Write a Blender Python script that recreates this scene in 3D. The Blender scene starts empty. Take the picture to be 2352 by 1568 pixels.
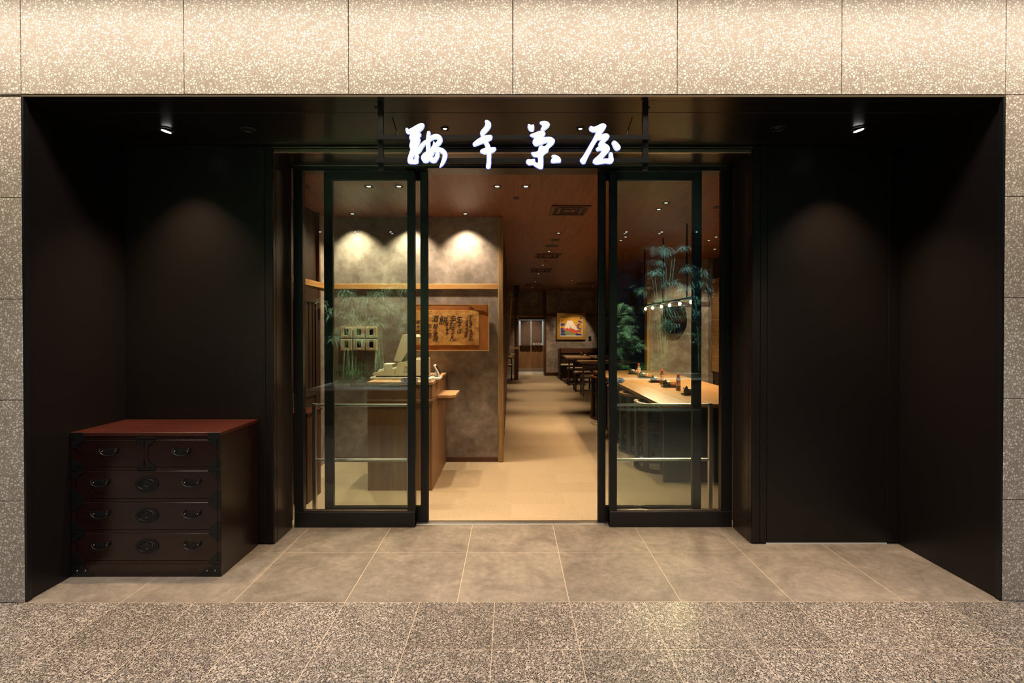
import bpy, bmesh, math, random
from mathutils import Vector, Matrix, Euler
random.seed(7)
PI = math.pi
R = math.radians
C = bpy.context.scene.collection
SC = bpy.context.scene

# ------------------------------------------------------------------ camera
FPX, CAMH, PITCH, SHIFT, ROLL, YAW = 1158.46, 1.45734, 0.00815, -18.1445, -0.00038, 0.00178
cam = bpy.data.cameras.new('camera'); cam.sensor_width = 36; cam.lens = FPX / 2352 * 36
cam.shift_y = SHIFT / 2352; cam.clip_start = 0.05; cam.clip_end = 100
co = bpy.data.objects.new('camera', cam); C.objects.link(co)
co.location = (0, 0, CAMH)
co.rotation_euler = (Matrix.Rotation(-YAW, 3, 'Z') @ Matrix.Rotation(PI / 2 - PITCH, 3, 'X') @ Matrix.Rotation(ROLL, 3, 'Z')).to_euler()
SC.camera = co

# ------------------------------------------------------------------ world, exposure, corridor lights
SC.view_settings.view_transform = 'Standard'; SC.view_settings.look = 'None'
SC.view_settings.exposure = 0.0; SC.view_settings.gamma = 1.0; SC.view_settings.use_curve_mapping = False
W = bpy.data.worlds.new('world'); SC.world = W; W.use_nodes = True
W.node_tree.nodes['Background'].inputs[0].default_value = (0.55, 0.6, 0.75, 1)
W.node_tree.nodes['Background'].inputs[1].default_value = 0.02
cy = SC.cycles
cy.use_denoising = True
try: cy.denoiser = 'OPENIMAGEDENOISE'
except Exception: pass
cy.max_bounces = 7; cy.diffuse_bounces = 3; cy.glossy_bounces = 4; cy.transmission_bounces = 4; cy.transparent_max_bounces = 12
cy.sample_clamp_indirect = 4.0; cy.caustics_reflective = False; cy.caustics_refractive = False
WARM = (1.0, 0.74, 0.47); WARMER = (1.0, 0.68, 0.38); NEUTRAL = (1.0, 0.95, 0.91); COOL = (0.8, 0.9, 1.0)

def area(name, loc, size, energy, color, rot=(0, 0, 0), sy=None, spread=None):
    l = bpy.data.lights.new(name, 'AREA'); l.shape = 'RECTANGLE'; l.size = size; l.size_y = sy or size
    l.energy = energy; l.color = color
    if spread: l.spread = spread
    o = bpy.data.objects.new(name, l); C.objects.link(o); o.location = loc; o.rotation_euler = rot
    return o
def spot(name, loc, energy, color, deg, blend=0.4, radius=0.03, aim=None, parent=None):
    l = bpy.data.lights.new(name, 'SPOT'); l.energy = energy; l.color = color; l.spot_size = R(deg); l.spot_blend = blend
    l.shadow_soft_size = radius
    o = bpy.data.objects.new(name, l); C.objects.link(o); o.location = loc
    if aim is not None:
        o.rotation_euler = (Vector(aim) - Vector(loc)).to_track_quat('-Z', 'Y').to_euler()
    return o
def point(name, loc, energy, color, radius=0.03):
    l = bpy.data.lights.new(name, 'POINT'); l.energy = energy; l.color = color; l.shadow_soft_size = radius
    o = bpy.data.objects.new(name, l); C.objects.link(o); o.location = loc
    return o
# wall-washing strip recessed in the corridor ceiling, corridor downlights (neutral)
area('wall_wash_light', (0, 2.08, 3.60), 9.0, 185, (1.0, 0.82, 0.64), rot=(R(20), 0, 0), sy=0.24)
for i, x in enumerate((-4.2, -2.1, 0, 2.1, 4.2)):
    spot('corridor_light', (x, 1.72, 3.37), 270, NEUTRAL, 68, 0.9, 0.05, aim=(x, 1.85, 0))

# ------------------------------------------------------------------ picture measure -> world points
def ray(px, py):
    u, v = px - 1176, py - 784 - SHIFT
    c, s = math.cos(-ROLL), math.sin(-ROLL); u, v = c * u - s * v, s * u + c * v
    x, y, z = u / FPX, 1.0, -v / FPX
    c, s = math.cos(PITCH), math.sin(PITCH); y, z = c * y + s * z, -s * y + c * z
    c, s = math.cos(-YAW), math.sin(-YAW); x, y = c * x - s * y, s * x + c * y
    return x, y, z
def P(px, py, Y):
    d = ray(px, py); t = Y / d[1]; return Vector((d[0] * t, Y, CAMH + d[2] * t))
def G(px, py, z=0.0):
    d = ray(px, py); t = (z - CAMH) / d[2]; return Vector((d[0] * t, d[1] * t, z))
def X(px, Y, py=760): return P(px, py, Y).x
def Z(py, Y, px=1176): return P(px, py, Y).z

# ------------------------------------------------------------------ mesh helpers
WL = {}
def world_loc(o):
    return WL.get(o.name, Vector((0, 0, 0)))
class MB:
    def __init__(s): s.b = bmesh.new(); s.mi = 0
    def _m(s, faces):
        for f in faces: f.material_index = s.mi
    def box(s, x0, x1, y0, y1, z0, z1, bev=0, rot=None, seg=1):
        if x1 < x0: x0, x1 = x1, x0
        if y1 < y0: y0, y1 = y1, y0
        if z1 < z0: z0, z1 = z1, z0
        vs = [s.b.verts.new((x, y, z)) for x in (x0, x1) for y in (y0, y1) for z in (z0, z1)]
        idx = [(0, 1, 3, 2), (4, 6, 7, 5), (0, 4, 5, 1), (2, 3, 7, 6), (0, 2, 6, 4), (1, 5, 7, 3)]
        fs = [s.b.faces.new([vs[i] for i in f]) for f in idx]
        s._m(fs)
        if rot is not None:
            c = Vector(((x0 + x1) / 2, (y0 + y1) / 2, (z0 + z1) / 2))
            bmesh.ops.rotate(s.b, verts=vs, cent=c, matrix=rot)
        if bev:
            es = list({e for f in fs for e in f.edges})
            r = bmesh.ops.bevel(s.b, geom=es, offset=bev, segments=seg, affect='EDGES', profile=0.5)
            s._m(r['faces'])
        return s
    def prism(s, pts, d0, d1, axis='Y'):
        def mk(p, d):
            if axis == 'Y': return (p[0], d, p[1])
            if axis == 'Z': return (p[0], p[1], d)
            return (d, p[0], p[1])
        a = [s.b.verts.new(mk(p, d0)) for p in pts]; b = [s.b.verts.new(mk(p, d1)) for p in pts]
        n = len(pts); fs = []
        fs.append(s.b.faces.new(a)); fs.append(s.b.faces.new(b[::-1]))
        for i in range(n):
            fs.append(s.b.faces.new((a[i], b[i], b[(i + 1) % n], a[(i + 1) % n])))
        s._m(fs)
        fs[0].normal_update(); fs[1].normal_update()
        r = bmesh.ops.triangulate(s.b, faces=[fs[0], fs[1]])
        s._m(r['faces'])
        return s
    def tube(s, pts, r, seg=8, cap=True, rr=None):
        pts = [Vector(p) for p in pts]; rings = []
        for i, p in enumerate(pts):
            t = (pts[min(i + 1, len(pts) - 1)] - pts[max(i - 1, 0)]).normalized()
            up = Vector((0, 0, 1)) if abs(t.z) < 0.95 else Vector((1, 0, 0))
            a = t.cross(up).normalized(); b = t.cross(a).normalized()
            q = rr[i] if rr else r
            rings.append([s.b.verts.new(p + (a * math.cos(2 * PI * k / seg) + b * math.sin(2 * PI * k / seg)) * q) for k in range(seg)])
        fs = []
        for i in range(len(rings) - 1):
            for k in range(seg):
                fs.append(s.b.faces.new((rings[i][k], rings[i][(k + 1) % seg], rings[i + 1][(k + 1) % seg], rings[i + 1][k])))
        if cap:
            fs.append(s.b.faces.new(rings[0][::-1])); fs.append(s.b.faces.new(rings[-1]))
        s._m(fs)
        for f in fs: f.smooth = True
        return s
    def lathe(s, prof, c=(0, 0, 0), seg=20, axis='Z', sc=(1, 1)):
        rings = []
        for (r, h) in prof:
            ring = []
            for k in range(seg):
                a = 2 * PI * k / seg; u, v = r * math.cos(a) * sc[0], r * math.sin(a) * sc[1]
                q = (u, v, h) if axis == 'Z' else ((u, h, v) if axis == 'Y' else (h, u, v))
                ring.append(s.b.verts.new(Vector(c) + Vector(q)))
            rings.append(ring)
        fs = []
        for i in range(len(rings) - 1):
            for k in range(seg):
                fs.append(s.b.faces.new((rings[i][k], rings[i][(k + 1) % seg], rings[i + 1][(k + 1) % seg], rings[i + 1][k])))
        for f in fs: f.smooth = True
        if prof[0][0] > 1e-6: fs.append(s.b.faces.new(rings[0][::-1]))
        if prof[-1][0] > 1e-6: fs.append(s.b.faces.new(rings[-1]))
        s._m(fs)
        return s
    def quad(s, a, b, c, d):
        f = s.b.faces.new([s.b.verts.new(q) for q in (a, b, c, d)]); s._m([f]); return s
    def build(s, name, mats, parent=None, local=False):
        bmesh.ops.remove_doubles(s.b, verts=s.b.verts, dist=1e-6)
        bmesh.ops.recalc_face_normals(s.b, faces=s.b.faces)
        if parent is not None and not local:
            bmesh.ops.translate(s.b, verts=s.b.verts, vec=-world_loc(parent))
        me = bpy.data.meshes.new(name); s.b.to_mesh(me); s.b.free()
        for m in (mats if isinstance(mats, (list, tuple)) else [mats]): me.materials.append(m)
        o = bpy.data.objects.new(name, me); C.objects.link(o)
        if parent is not None:
            o.parent = parent
            WL[o.name] = world_loc(parent) if not local else world_loc(parent)
        return o
def empty(name, loc=(0, 0, 0), rz=0):
    o = bpy.data.objects.new(name, None); C.objects.link(o); o.empty_display_size = 0.1
    o.location = loc; o.rotation_euler = (0, 0, rz); WL[o.name] = Vector(loc)
    return o
def tag(o, label, cat, group=None):
    o['label'] = label; o['category'] = cat
    if group: o['group'] = group
    return o
def thing(name, label, cat, loc=(0, 0, 0), rz=0, group=None):
    return tag(empty(name, loc, rz), label, cat, group)
def struct(o): o['kind'] = 'structure'; return o
def setting(name, loc=(0, 0, 0)): return struct(empty(name, loc))
def dup(root, loc, rz=None, label=None, name=None):
    def cp(o, par):
        c = o.copy(); C.objects.link(c)
        if par is not None: c.parent = par
        for ch in list(o.children): cp(ch, c)
        return c
    r = cp(root, None); r.location = loc
    if rz is not None: r.rotation_euler = (0, 0, rz)
    if label: r['label'] = label
    WL[r.name] = Vector(loc)
    return r
def attach(o, parent):
    o.parent = parent; o.location = Vector(o.location) - world_loc(parent); return o
def text(body, size, m, parent, loc, rot=(PI / 2, 0, 0), align='CENTER', name='lettering', sx=1.0, shear=0, ext=0.0008, off=0.0):
    cu = bpy.data.curves.new('t', 'FONT'); cu.body = body; cu.size = size; cu.align_x = align; cu.align_y = 'CENTER'
    cu.extrude = ext; cu.shear = shear; cu.offset = off; cu.resolution_u = 3
    to = bpy.data.objects.new('t', cu); C.objects.link(to)
    dg = bpy.context.evaluated_depsgraph_get(); dg.update()
    me = bpy.data.meshes.new_from_object(to.evaluated_get(dg)); bpy.data.objects.remove(to)
    me.materials.clear(); me.materials.append(m)
    o = bpy.data.objects.new(name, me); C.objects.link(o)
    o.parent = parent; o.location = Vector(loc) - world_loc(parent); o.rotation_euler = rot; o.scale = (sx, 1, 1)
    return o

# ------------------------------------------------------------------ materials
MATS = {}
def new(name):
    m = bpy.data.materials.new(name); m.use_nodes = True
    nt = m.node_tree; b = nt.nodes['Principled BSDF']
    return m, nt, b
def lnk(nt, a, b): nt.links.new(a, b)
def plain(name, col, rough=0.5, metal=0, spec=0.5, emit=None, es=0, coat=0):
    m, nt, b = new(name)
    b.inputs['Base Color'].default_value = (*col, 1); b.inputs['Roughness'].default_value = rough
    b.inputs['Metallic'].default_value = metal; b.inputs['Specular IOR Level'].default_value = spec
    b.inputs['Coat Weight'].default_value = coat
    if emit: b.inputs['Emission Color'].default_value = (*emit, 1); b.inputs['Emission Strength'].default_value = es
    return m
def coords(nt, kind, scale):
    if kind == 'world':
        g = nt.nodes.new('ShaderNodeNewGeometry'); out = g.outputs['Position']
    else:
        g = nt.nodes.new('ShaderNodeTexCoord'); out = g.outputs['Object']
    mp = nt.nodes.new('ShaderNodeMapping'); mp.inputs['Scale'].default_value = scale
    lnk(nt, out, mp.inputs['Vector']); return mp.outputs['Vector']
def noise(nt, vec, scale, detail=4, rough=0.55, dist=0):
    n = nt.nodes.new('ShaderNodeTexNoise'); n.inputs['Scale'].default_value = scale; n.inputs['Detail'].default_value = detail
    n.inputs['Roughness'].default_value = rough; n.inputs['Distortion'].default_value = dist
    lnk(nt, vec, n.inputs['Vector']); return n.outputs['Fac']
def ramp(nt, fac, stops):
    r = nt.nodes.new('ShaderNodeValToRGB'); e = r.color_ramp.elements
    e[0].position, e[0].color = stops[0][0], (*stops[0][1], 1)
    e[1].position, e[1].color = stops[-1][0], (*stops[-1][1], 1)
    for p, c in stops[1:-1]:
        q = e.new(p); q.color = (*c, 1)
    lnk(nt, fac, r.inputs['Fac']); return r.outputs['Color']
def mathn(nt, op, a, b=None, c=None):
    n = nt.nodes.new('ShaderNodeMath'); n.operation = op
    for i, v in enumerate((a, b, c)):
        if v is None: continue
        if isinstance(v, (int, float)): n.inputs[i].default_value = v
        else: lnk(nt, v, n.inputs[i])
    return n.outputs[0]
def mixc(nt, fac, a, b, mode='MIX'):
    n = nt.nodes.new('ShaderNodeMix'); n.data_type = 'RGBA'; n.blend_type = mode
    for k, v in (('Factor', fac), ('A', a), ('B', b)):
        s = [i for i in n.inputs if i.name == k and (i.type == 'RGBA' or (k == 'Factor' and i.type == 'VALUE'))][0]
        if isinstance(v, (int, float)): s.default_value = v
        elif isinstance(v, tuple): s.default_value = (*v, 1)
        else: lnk(nt, v, s)
    return [o for o in n.outputs if o.type == 'RGBA'][0]
def bump(nt, b, h, strength=0.2, dist=0.01):
    n = nt.nodes.new('ShaderNodeBump'); n.inputs['Strength'].default_value = strength; n.inputs['Distance'].default_value = dist
    lnk(nt, h, n.inputs['Height']); lnk(nt, n.outputs['Normal'], b.inputs['Normal'])
def wood(name, c0, c1, axis='X', rough=0.45, kind='object', scale=1.0, spec=0.4, coat=0, stretch=14, contrast=(0.3, 0.7)):
    m, nt, b = new(name)
    sc = [stretch, stretch, stretch]; sc['XYZ'.index(axis)] = 0.7
    v = coords(nt, kind, tuple(q * scale for q in sc))
    n1 = noise(nt, v, 2.2, 5, 0.6, 0.6)
    n2 = noise(nt, v, 9.0, 3, 0.6, 0.2)
    f = mathn(nt, 'ADD', mathn(nt, 'MULTIPLY', n1, 0.7), mathn(nt, 'MULTIPLY', n2, 0.3))
    oi = nt.nodes.new('ShaderNodeObjectInfo')
    f = mathn(nt, 'ADD', f, mathn(nt, 'MULTIPLY_ADD', oi.outputs['Random'], 0.12, -0.06))
    col = ramp(nt, f, [(contrast[0], c0), (contrast[1], c1)])
    lnk(nt, col, b.inputs['Base Color'])
    b.inputs['Roughness'].default_value = rough; b.inputs['Specular IOR Level'].default_value = spec
    b.inputs['Coat Weight'].default_value = coat; b.inputs['Coat Roughness'].default_value = 0.12
    bump(nt, b, f, 0.12, 0.004)
    return m
def chips(name, base0, base1, chip, chip2, s1, t1, keep1, s2, t2, keep2, rough, tilevar=0.0, dark=False, spec=0.5):
    m, nt, b = new(name)
    v = coords(nt, 'world', (1, 1, 1))
    # slight warp so that chips are angular and unequal
    nz = nt.nodes.new('ShaderNodeTexNoise'); nz.inputs['Scale'].default_value = s1 * 0.6; nz.inputs['Detail'].default_value = 1
    lnk(nt, v, nz.inputs['Vector'])
    vm = nt.nodes.new('ShaderNodeVectorMath'); vm.operation = 'MULTIPLY_ADD'
    lnk(nt, nz.outputs['Color'], vm.inputs[0]); vm.inputs[1].default_value = (0.5 / s1,) * 3; lnk(nt, v, vm.inputs[2])
    vec = vm.outputs[0]
    def layer(s, t, keep):
        e = nt.nodes.new('ShaderNodeTexVoronoi'); e.feature = 'DISTANCE_TO_EDGE'; e.inputs['Scale'].default_value = s
        f = nt.nodes.new('ShaderNodeTexVoronoi'); f.feature = 'F1'; f.inputs['Scale'].default_value = s
        lnk(nt, vec, e.inputs['Vector']); lnk(nt, vec, f.inputs['Vector'])
        sp = nt.nodes.new('ShaderNodeSeparateColor'); lnk(nt, f.outputs['Color'], sp.inputs[0])
        mask = mathn(nt, 'MULTIPLY', mathn(nt, 'GREATER_THAN', e.outputs['Distance'], t), mathn(nt, 'LESS_THAN', sp.outputs[0], keep))
        return mask, sp.outputs[1], sp.outputs[2]
    m1, r1, q1 = layer(s1, t1, keep1)
    m2, r2, q2 = layer(s2, t2, keep2)
    n = noise(nt, v, 5, 4)
    base = ramp(nt, n, [(0.3, base0), (0.7, base1)])
    if tilevar:
        oi = nt.nodes.new('ShaderNodeObjectInfo')
        base = mixc(nt, mathn(nt, 'MULTIPLY', oi.outputs['Random'], tilevar), base, chip2)
    c1 = ramp(nt, r1, [(0.0, chip), (0.5, (0.032, 0.028, 0.026)), (0.72, (0.095, 0.082, 0.072)), (0.88, (0.24, 0.205, 0.175)), (1.0, (0.48, 0.43, 0.38))] if dark else [(0.0, chip), (1.0, chip2)])
    c2 = ramp(nt, r2, [(0.0, chip), (1.0, chip2)])
    col = mixc(nt, m2, base, c2); col = mixc(nt, m1, col, c1)
    if tilevar:
        g_ = nt.nodes.new('ShaderNodeCombineColor'); q_ = mathn(nt, 'MULTIPLY_ADD', oi.outputs['Random'], 0.42, 0.72)
        for k in range(3): lnk(nt, q_, g_.inputs[k])
        col = mixc(nt, 1.0, col, g_.outputs[0], 'MULTIPLY')
    lnk(nt, col, b.inputs['Base Color']); b.inputs['Roughness'].default_value = rough; b.inputs['Specular IOR Level'].default_value = spec
    return m
def plaster(name, c0, c1, c2, scale=1.0):
    m, nt, b = new(name)
    v = coords(nt, 'world', (1, 1, 1))
    n1 = noise(nt, v, 2.6 * scale, 6, 0.62, 0.3); n2 = noise(nt, v, 11 * scale, 5, 0.6); n3 = noise(nt, v, 60 * scale, 3)
    f = mathn(nt, 'ADD', mathn(nt, 'MULTIPLY', n1, 0.62), mathn(nt, 'MULTIPLY', n2, 0.38))
    col = ramp(nt, f, [(0.36, c0), (0.5, c1), (0.64, c2)])
    lnk(nt, col, b.inputs['Base Color']); b.inputs['Roughness'].default_value = 0.85; b.inputs['Specular IOR Level'].default_value = 0.15
    bump(nt, b, mathn(nt, 'ADD', n2, mathn(nt, 'MULTIPLY', n3, 0.4)), 0.25, 0.004)
    return m
def glass(name, tint=(0.93, 0.97, 0.95)):
    m = bpy.data.materials.new(name); m.use_nodes = True; nt = m.node_tree; nt.nodes.clear()
    out = nt.nodes.new('ShaderNodeOutputMaterial'); mx = nt.nodes.new('ShaderNodeMixShader')
    tr = nt.nodes.new('ShaderNodeBsdfTransparent'); tr.inputs[0].default_value = (*tint, 1)
    gl = nt.nodes.new('ShaderNodeBsdfGlossy'); gl.inputs['Roughness'].default_value = 0.0; gl.inputs['Color'].default_value = (1, 1, 1, 1)
    lw = nt.nodes.new('ShaderNodeLayerWeight'); lw.inputs['Blend'].default_value = 0.5
    f5 = mathn(nt, 'POWER', lw.outputs['Facing'], 4.0)
    fac = mathn(nt, 'MULTIPLY_ADD', f5, 0.9, 0.036)
    lnk(nt, fac, mx.inputs[0]); lnk(nt, tr.outputs[0], mx.inputs[1]); lnk(nt, gl.outputs[0], mx.inputs[2]); lnk(nt, mx.outputs[0], out.inputs[0])
    return m
def emis(name, col, s):
    return plain(name, (0.02, 0.02, 0.02), 0.5, 0, 0.2, col, s)

M_terr = chips('ivory_chip_terrazzo', (0.29, 0.25, 0.218), (0.33, 0.285, 0.25), (0.76, 0.73, 0.68), (0.58, 0.54, 0.49), 74, 0.19, 0.80, 165, 0.2, 0.3, 0.38)
M_gran = chips('dark_chip_granite', (0.46, 0.40, 0.34), (0.56, 0.49, 0.42), (0.018, 0.016, 0.015), (0.085, 0.075, 0.068), 128, 0.075, 0.95, 300, 0.10, 0.5, 0.36, 0.22, True, 0.28)
def porch_tile_mat():
    m, nt, b = new('brown_grey_stone_tile')
    v = coords(nt, 'world', (1, 1, 1))
    n1 = noise(nt, v, 3.5, 8, 0.65, 0.8); n2 = noise(nt, v, 22, 6, 0.7); n3 = noise(nt, v, 220, 2)
    f = mathn(nt, 'ADD', mathn(nt, 'MULTIPLY', n1, 0.6), mathn(nt, 'MULTIPLY', n2, 0.4))
    oi = nt.nodes.new('ShaderNodeObjectInfo')
    f = mathn(nt, 'ADD', f, mathn(nt, 'MULTIPLY_ADD', oi.outputs['Random'], 0.08, -0.04))
    col = ramp(nt, f, [(0.38, (0.135, 0.112, 0.09)), (0.52, (0.23, 0.194, 0.158)), (0.66, (0.34, 0.29, 0.235))])
    v2 = coords(nt, 'world', (3, 14, 1)); n4 = noise(nt, v2, 5, 6, 0.75, 1.5); n5 = noise(nt, v, 90, 3)
    col = mixc(nt, mathn(nt, 'MULTIPLY', mathn(nt, 'GREATER_THAN', n4, 0.62), 0.22), col, (0.44, 0.39, 0.33))
    col = mixc(nt, mathn(nt, 'MULTIPLY', n5, 0.45), col, (0.09, 0.072, 0.056))
    col = mixc(nt, mathn(nt, 'GREATER_THAN', n3, 0.70), col, (0.46, 0.41, 0.35))
    lnk(nt, col, b.inputs['Base Color']); b.inputs['Roughness'].default_value = 0.5; b.inputs['Specular IOR Level'].default_value = 0.35
    bump(nt, b, n2, 0.08, 0.003); return m
M_ptile = porch_tile_mat()
M_grout = plain('beige_grout', (0.50, 0.40, 0.29), 0.8)
M_joint = plain('dark_joint_backing', (0.02, 0.017, 0.015), 0.8)
M_black = plain('black_brown_panel', (0.0072, 0.0054, 0.0054), 0.36, 0, 0.32)
M_soffit = plain('black_soffit_panel', (0.008, 0.0065, 0.006), 0.28, 0, 0.36)
M_frame = plain('black_metal_frame', (0.0062, 0.0066, 0.0080), 0.32, 0.0, 0.40)
M_signbar = plain('matt_black_bar', (0.0045, 0.0045, 0.005), 0.45, 0.0, 0.22)
M_bronze = plain('dark_bronze_reveal', (0.060, 0.046, 0.037), 0.25, 0.5, 0.5)
M_brline = plain('bronze_rail', (0.30, 0.23, 0.16), 0.28, 0.9, 0.5)
M_steel = plain('brushed_steel', (0.62, 0.61, 0.58), 0.34, 1.0)
M_glass = glass('clear_glass')
M_white_gap = plain('white_strip', (0.75, 0.75, 0.72), 0.5)
M_ceil = wood('red_brown_ceiling_wood', (0.092, 0.032, 0.017), (0.195, 0.076, 0.041), 'Y', 0.42, 'world', 1.0, 0.35, 0, 10, (0.38, 0.62))
M_plast = plaster('mottled_plaster', (0.145, 0.115, 0.095), (0.24, 0.195, 0.16), (0.37, 0.315, 0.26))
M_beam = wood('honey_timber_beam', (0.33, 0.155, 0.045), (0.62, 0.33, 0.11), 'X', 0.5, 'world')
M_post = wood('weathered_timber_post', (0.16, 0.09, 0.03), (0.46, 0.29, 0.11), 'Z', 0.7, 'world', 1.4)
M_dred = wood('dark_red_timber', (0.05, 0.020, 0.010), (0.115, 0.048, 0.022), 'Z', 0.45, 'world')
M_dwood = wood('dark_brown_wood', (0.018, 0.010, 0.006), (0.045, 0.024, 0.013), 'Z', 0.42, 'world')
M_counter = wood('brown_counter_wood', (0.16, 0.078, 0.034), (0.27, 0.145, 0.068), 'Z', 0.45, 'world')
M_ctop = wood('light_counter_wood', (0.34, 0.19, 0.085), (0.52, 0.31, 0.15), 'Y', 0.4, 'world')
M_table = wood('honey_table_wood', (0.27, 0.135, 0.050), (0.41, 0.22, 0.090), 'Y', 0.33, 'world', 0.9, 0.4)
M_tablex = wood('honey_far_table_wood', (0.40, 0.24, 0.11), (0.56, 0.35, 0.17), 'X', 0.4, 'world')
M_lac = wood('dark_red_lacquer', (0.009, 0.0024, 0.0022), (0.018, 0.0052, 0.0042), 'X', 0.26, 'object', 1.0, 0.5, 0.15)
M_lacz = wood('dark_red_lacquer_side', (0.009, 0.0024, 0.0022), (0.018, 0.0052, 0.0042), 'Z', 0.3, 'object', 1.0, 0.5, 0.1)
M_lactop = wood('lit_red_lacquer_top', (0.03, 0.006, 0.004), (0.066, 0.015, 0.009), 'X', 0.3, 'object', 1.0, 0.5, 0.1)  # brighter copy of the red lacquer, lamp light on the top painted in
M_iron = plain('black_iron', (0.006, 0.0062, 0.007), 0.38, 0.2, 0.5)
M_iron2 = plain('polished_black_iron', (0.03, 0.029, 0.03), 0.22, 0.7, 0.5)
M_nail = plain('worn_nail', (0.25, 0.22, 0.2), 0.35, 1)
M_cream = plain('cream_plastic', (0.66, 0.60, 0.43), 0.45)
M_cream2 = plain('pale_cream_plastic', (0.72, 0.68, 0.55), 0.4)
M_wplast = plain('white_plastic', (0.78, 0.77, 0.73), 0.35)
M_blk = plain('black_plastic', (0.008, 0.008, 0.008), 0.3)
M_paperw = plain('white_paper', (0.75, 0.75, 0.72), 0.7)
M_red = plain('red_print', (0.55, 0.03, 0.03), 0.6)
M_blue = plain('blue_print', (0.02, 0.20, 0.62), 0.5)
M_ink = plain('black_ink', (0.010, 0.007, 0.005), 0.7)
M_ink2 = plain('faded_ink', (0.075, 0.035, 0.012), 0.8)
def paper_mat():
    m, nt, b = new('aged_gold_paper'); v = coords(nt, 'world', (1, 1, 1))
    n1 = noise(nt, v, 9, 7, 0.6, 0.6); n2 = noise(nt, v, 40, 4)
    f = mathn(nt, 'ADD', mathn(nt, 'MULTIPLY', n1, 0.75), mathn(nt, 'MULTIPLY', n2, 0.25))
    lnk(nt, ramp(nt, f, [(0.35, (0.36, 0.15, 0.03)), (0.5, (0.58, 0.28, 0.06)), (0.66, (0.74, 0.42, 0.12))]), b.inputs['Base Color'])
    b.inputs['Roughness'].default_value = 0.6; bump(nt, b, n1, 0.5, 0.02); return m
M_gold = paper_mat()
M_brown = plaster('brown_mount_paper', (0.30, 0.10, 0.025), (0.38, 0.14, 0.035), (0.44, 0.175, 0.05))
M_edge = plain('pale_worn_edge', (0.62, 0.42, 0.2), 0.7)
def floor_mat():
    m, nt, b = new('beige_speckled_floor'); v = coords(nt, 'world', (1, 1, 1))
    n1 = noise(nt, v, 60, 3); n2 = noise(nt, v, 2.0, 5)
    br = nt.nodes.new('ShaderNodeTexBrick'); br.inputs['Scale'].default_value = 1.0; br.inputs['Mortar Size'].default_value = 0.0
    br.inputs['Brick Width'].default_value = 0.9; br.inputs['Row Height'].default_value = 0.3; br.inputs['Bias'].default_value = 0
    br.inputs['Color1'].default_value = (0.37, 0.285, 0.18, 1); br.inputs['Color2'].default_value = (0.46, 0.36, 0.235, 1)
    br.inputs['Mortar'].default_value = (0.3, 0.2, 0.12, 1)
    lnk(nt, v, br.inputs['Vector'])
    sp = nt.nodes.new('ShaderNodeTexVoronoi'); sp.inputs['Scale'].default_value = 70; lnk(nt, v, sp.inputs['Vector'])
    sc_ = nt.nodes.new('ShaderNodeSeparateColor'); lnk(nt, sp.outputs['Color'], sc_.inputs[0])
    mask = mathn(nt, 'MULTIPLY', mathn(nt, 'LESS_THAN', sp.outputs['Distance'], 0.26), mathn(nt, 'LESS_THAN', sc_.outputs[0], 0.3))
    col = mixc(nt, mathn(nt, 'MULTIPLY', n2, 0.35), br.outputs['Color'], (0.36, 0.26, 0.16))
    col = mixc(nt, mathn(nt, 'MULTIPLY', n1, 0.35), col, (0.60, 0.47, 0.31))
    col = mixc(nt, mathn(nt, 'MULTIPLY', mask, 0.7), col, (0.20, 0.12, 0.06))
    lnk(nt, col, b.inputs['Base Color']); b.inputs['Roughness'].default_value = 0.42; b.inputs['Specular IOR Level'].default_value = 0.35
    return m
M_floor = floor_mat()
M_sign = emis('white_letter_face', (0.93, 0.96, 1.0), 1.8)
M_signb = emis('blue_letter_glow', (0.15, 0.2, 0.95), 0.8)  # blue halo round the letters, put in as emission
M_lens = emis('lit_lens', (1.0, 0.88, 0.70), 2.2)
M_lensw = emis('lit_white_lens', (1.0, 0.97, 0.92), 2.5)
M_lensc = emis('lit_cool_lens', (0.75, 0.87, 1.0), 30.0)
M_bulb = emis('lit_bulb', (1.0, 0.66, 0.34), 30.0)
M_chrome = plain('silver_reflector', (0.6, 0.58, 0.55), 0.2, 1)
M_ring = plain('dark_trim_ring', (0.06, 0.035, 0.022), 0.4)
M_ringb = plain('black_trim_ring', (0.012, 0.011, 0.011), 0.35)
M_leaf = None
def leaf_mat(name, c0, c1):
    m, nt, b = new(name); oi = nt.nodes.new('ShaderNodeTexCoord')
    n = noise(nt, oi.outputs['Object'], 9, 2)
    lnk(nt, ramp(nt, n, [(0.35, c0), (0.65, c1)]), b.inputs['Base Color']); b.inputs['Roughness'].default_value = 0.45
    return m
M_leaf = leaf_mat('bamboo_leaf', (0.16, 0.28, 0.14), (0.42, 0.52, 0.36))
M_shrub = leaf_mat('shrub_leaf', (0.06, 0.15, 0.04), (0.16, 0.30, 0.09))
M_culm = plain('bamboo_culm', (0.16, 0.20, 0.09), 0.45)
M_corrwall = plain('dark_far_wall', (0.006, 0.006, 0.008), 0.7, 0, 0.03)
M_plank = wood('planter_wood', (0.03, 0.021, 0.016), (0.07, 0.05, 0.036), 'X', 0.5, 'world')
M_ledge = plain('pale_planter_ledge', (0.62, 0.60, 0.66), 0.35)
M_soil = plain('dark_soil', (0.03, 0.022, 0.015), 0.9)
M_cushion = plain('cream_seat_cushion', (0.62, 0.50, 0.34), 0.7)
M_dcush = plain('dark_brown_cushion', (0.05, 0.03, 0.02), 0.7)
M_noren = plaster('brown_linen', (0.10, 0.066, 0.055), (0.125, 0.085, 0.072), (0.15, 0.105, 0.09), 6)
M_reed = wood('brown_reed', (0.20, 0.10, 0.03), (0.40, 0.22, 0.07), 'Y', 0.6, 'world', 3)
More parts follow.
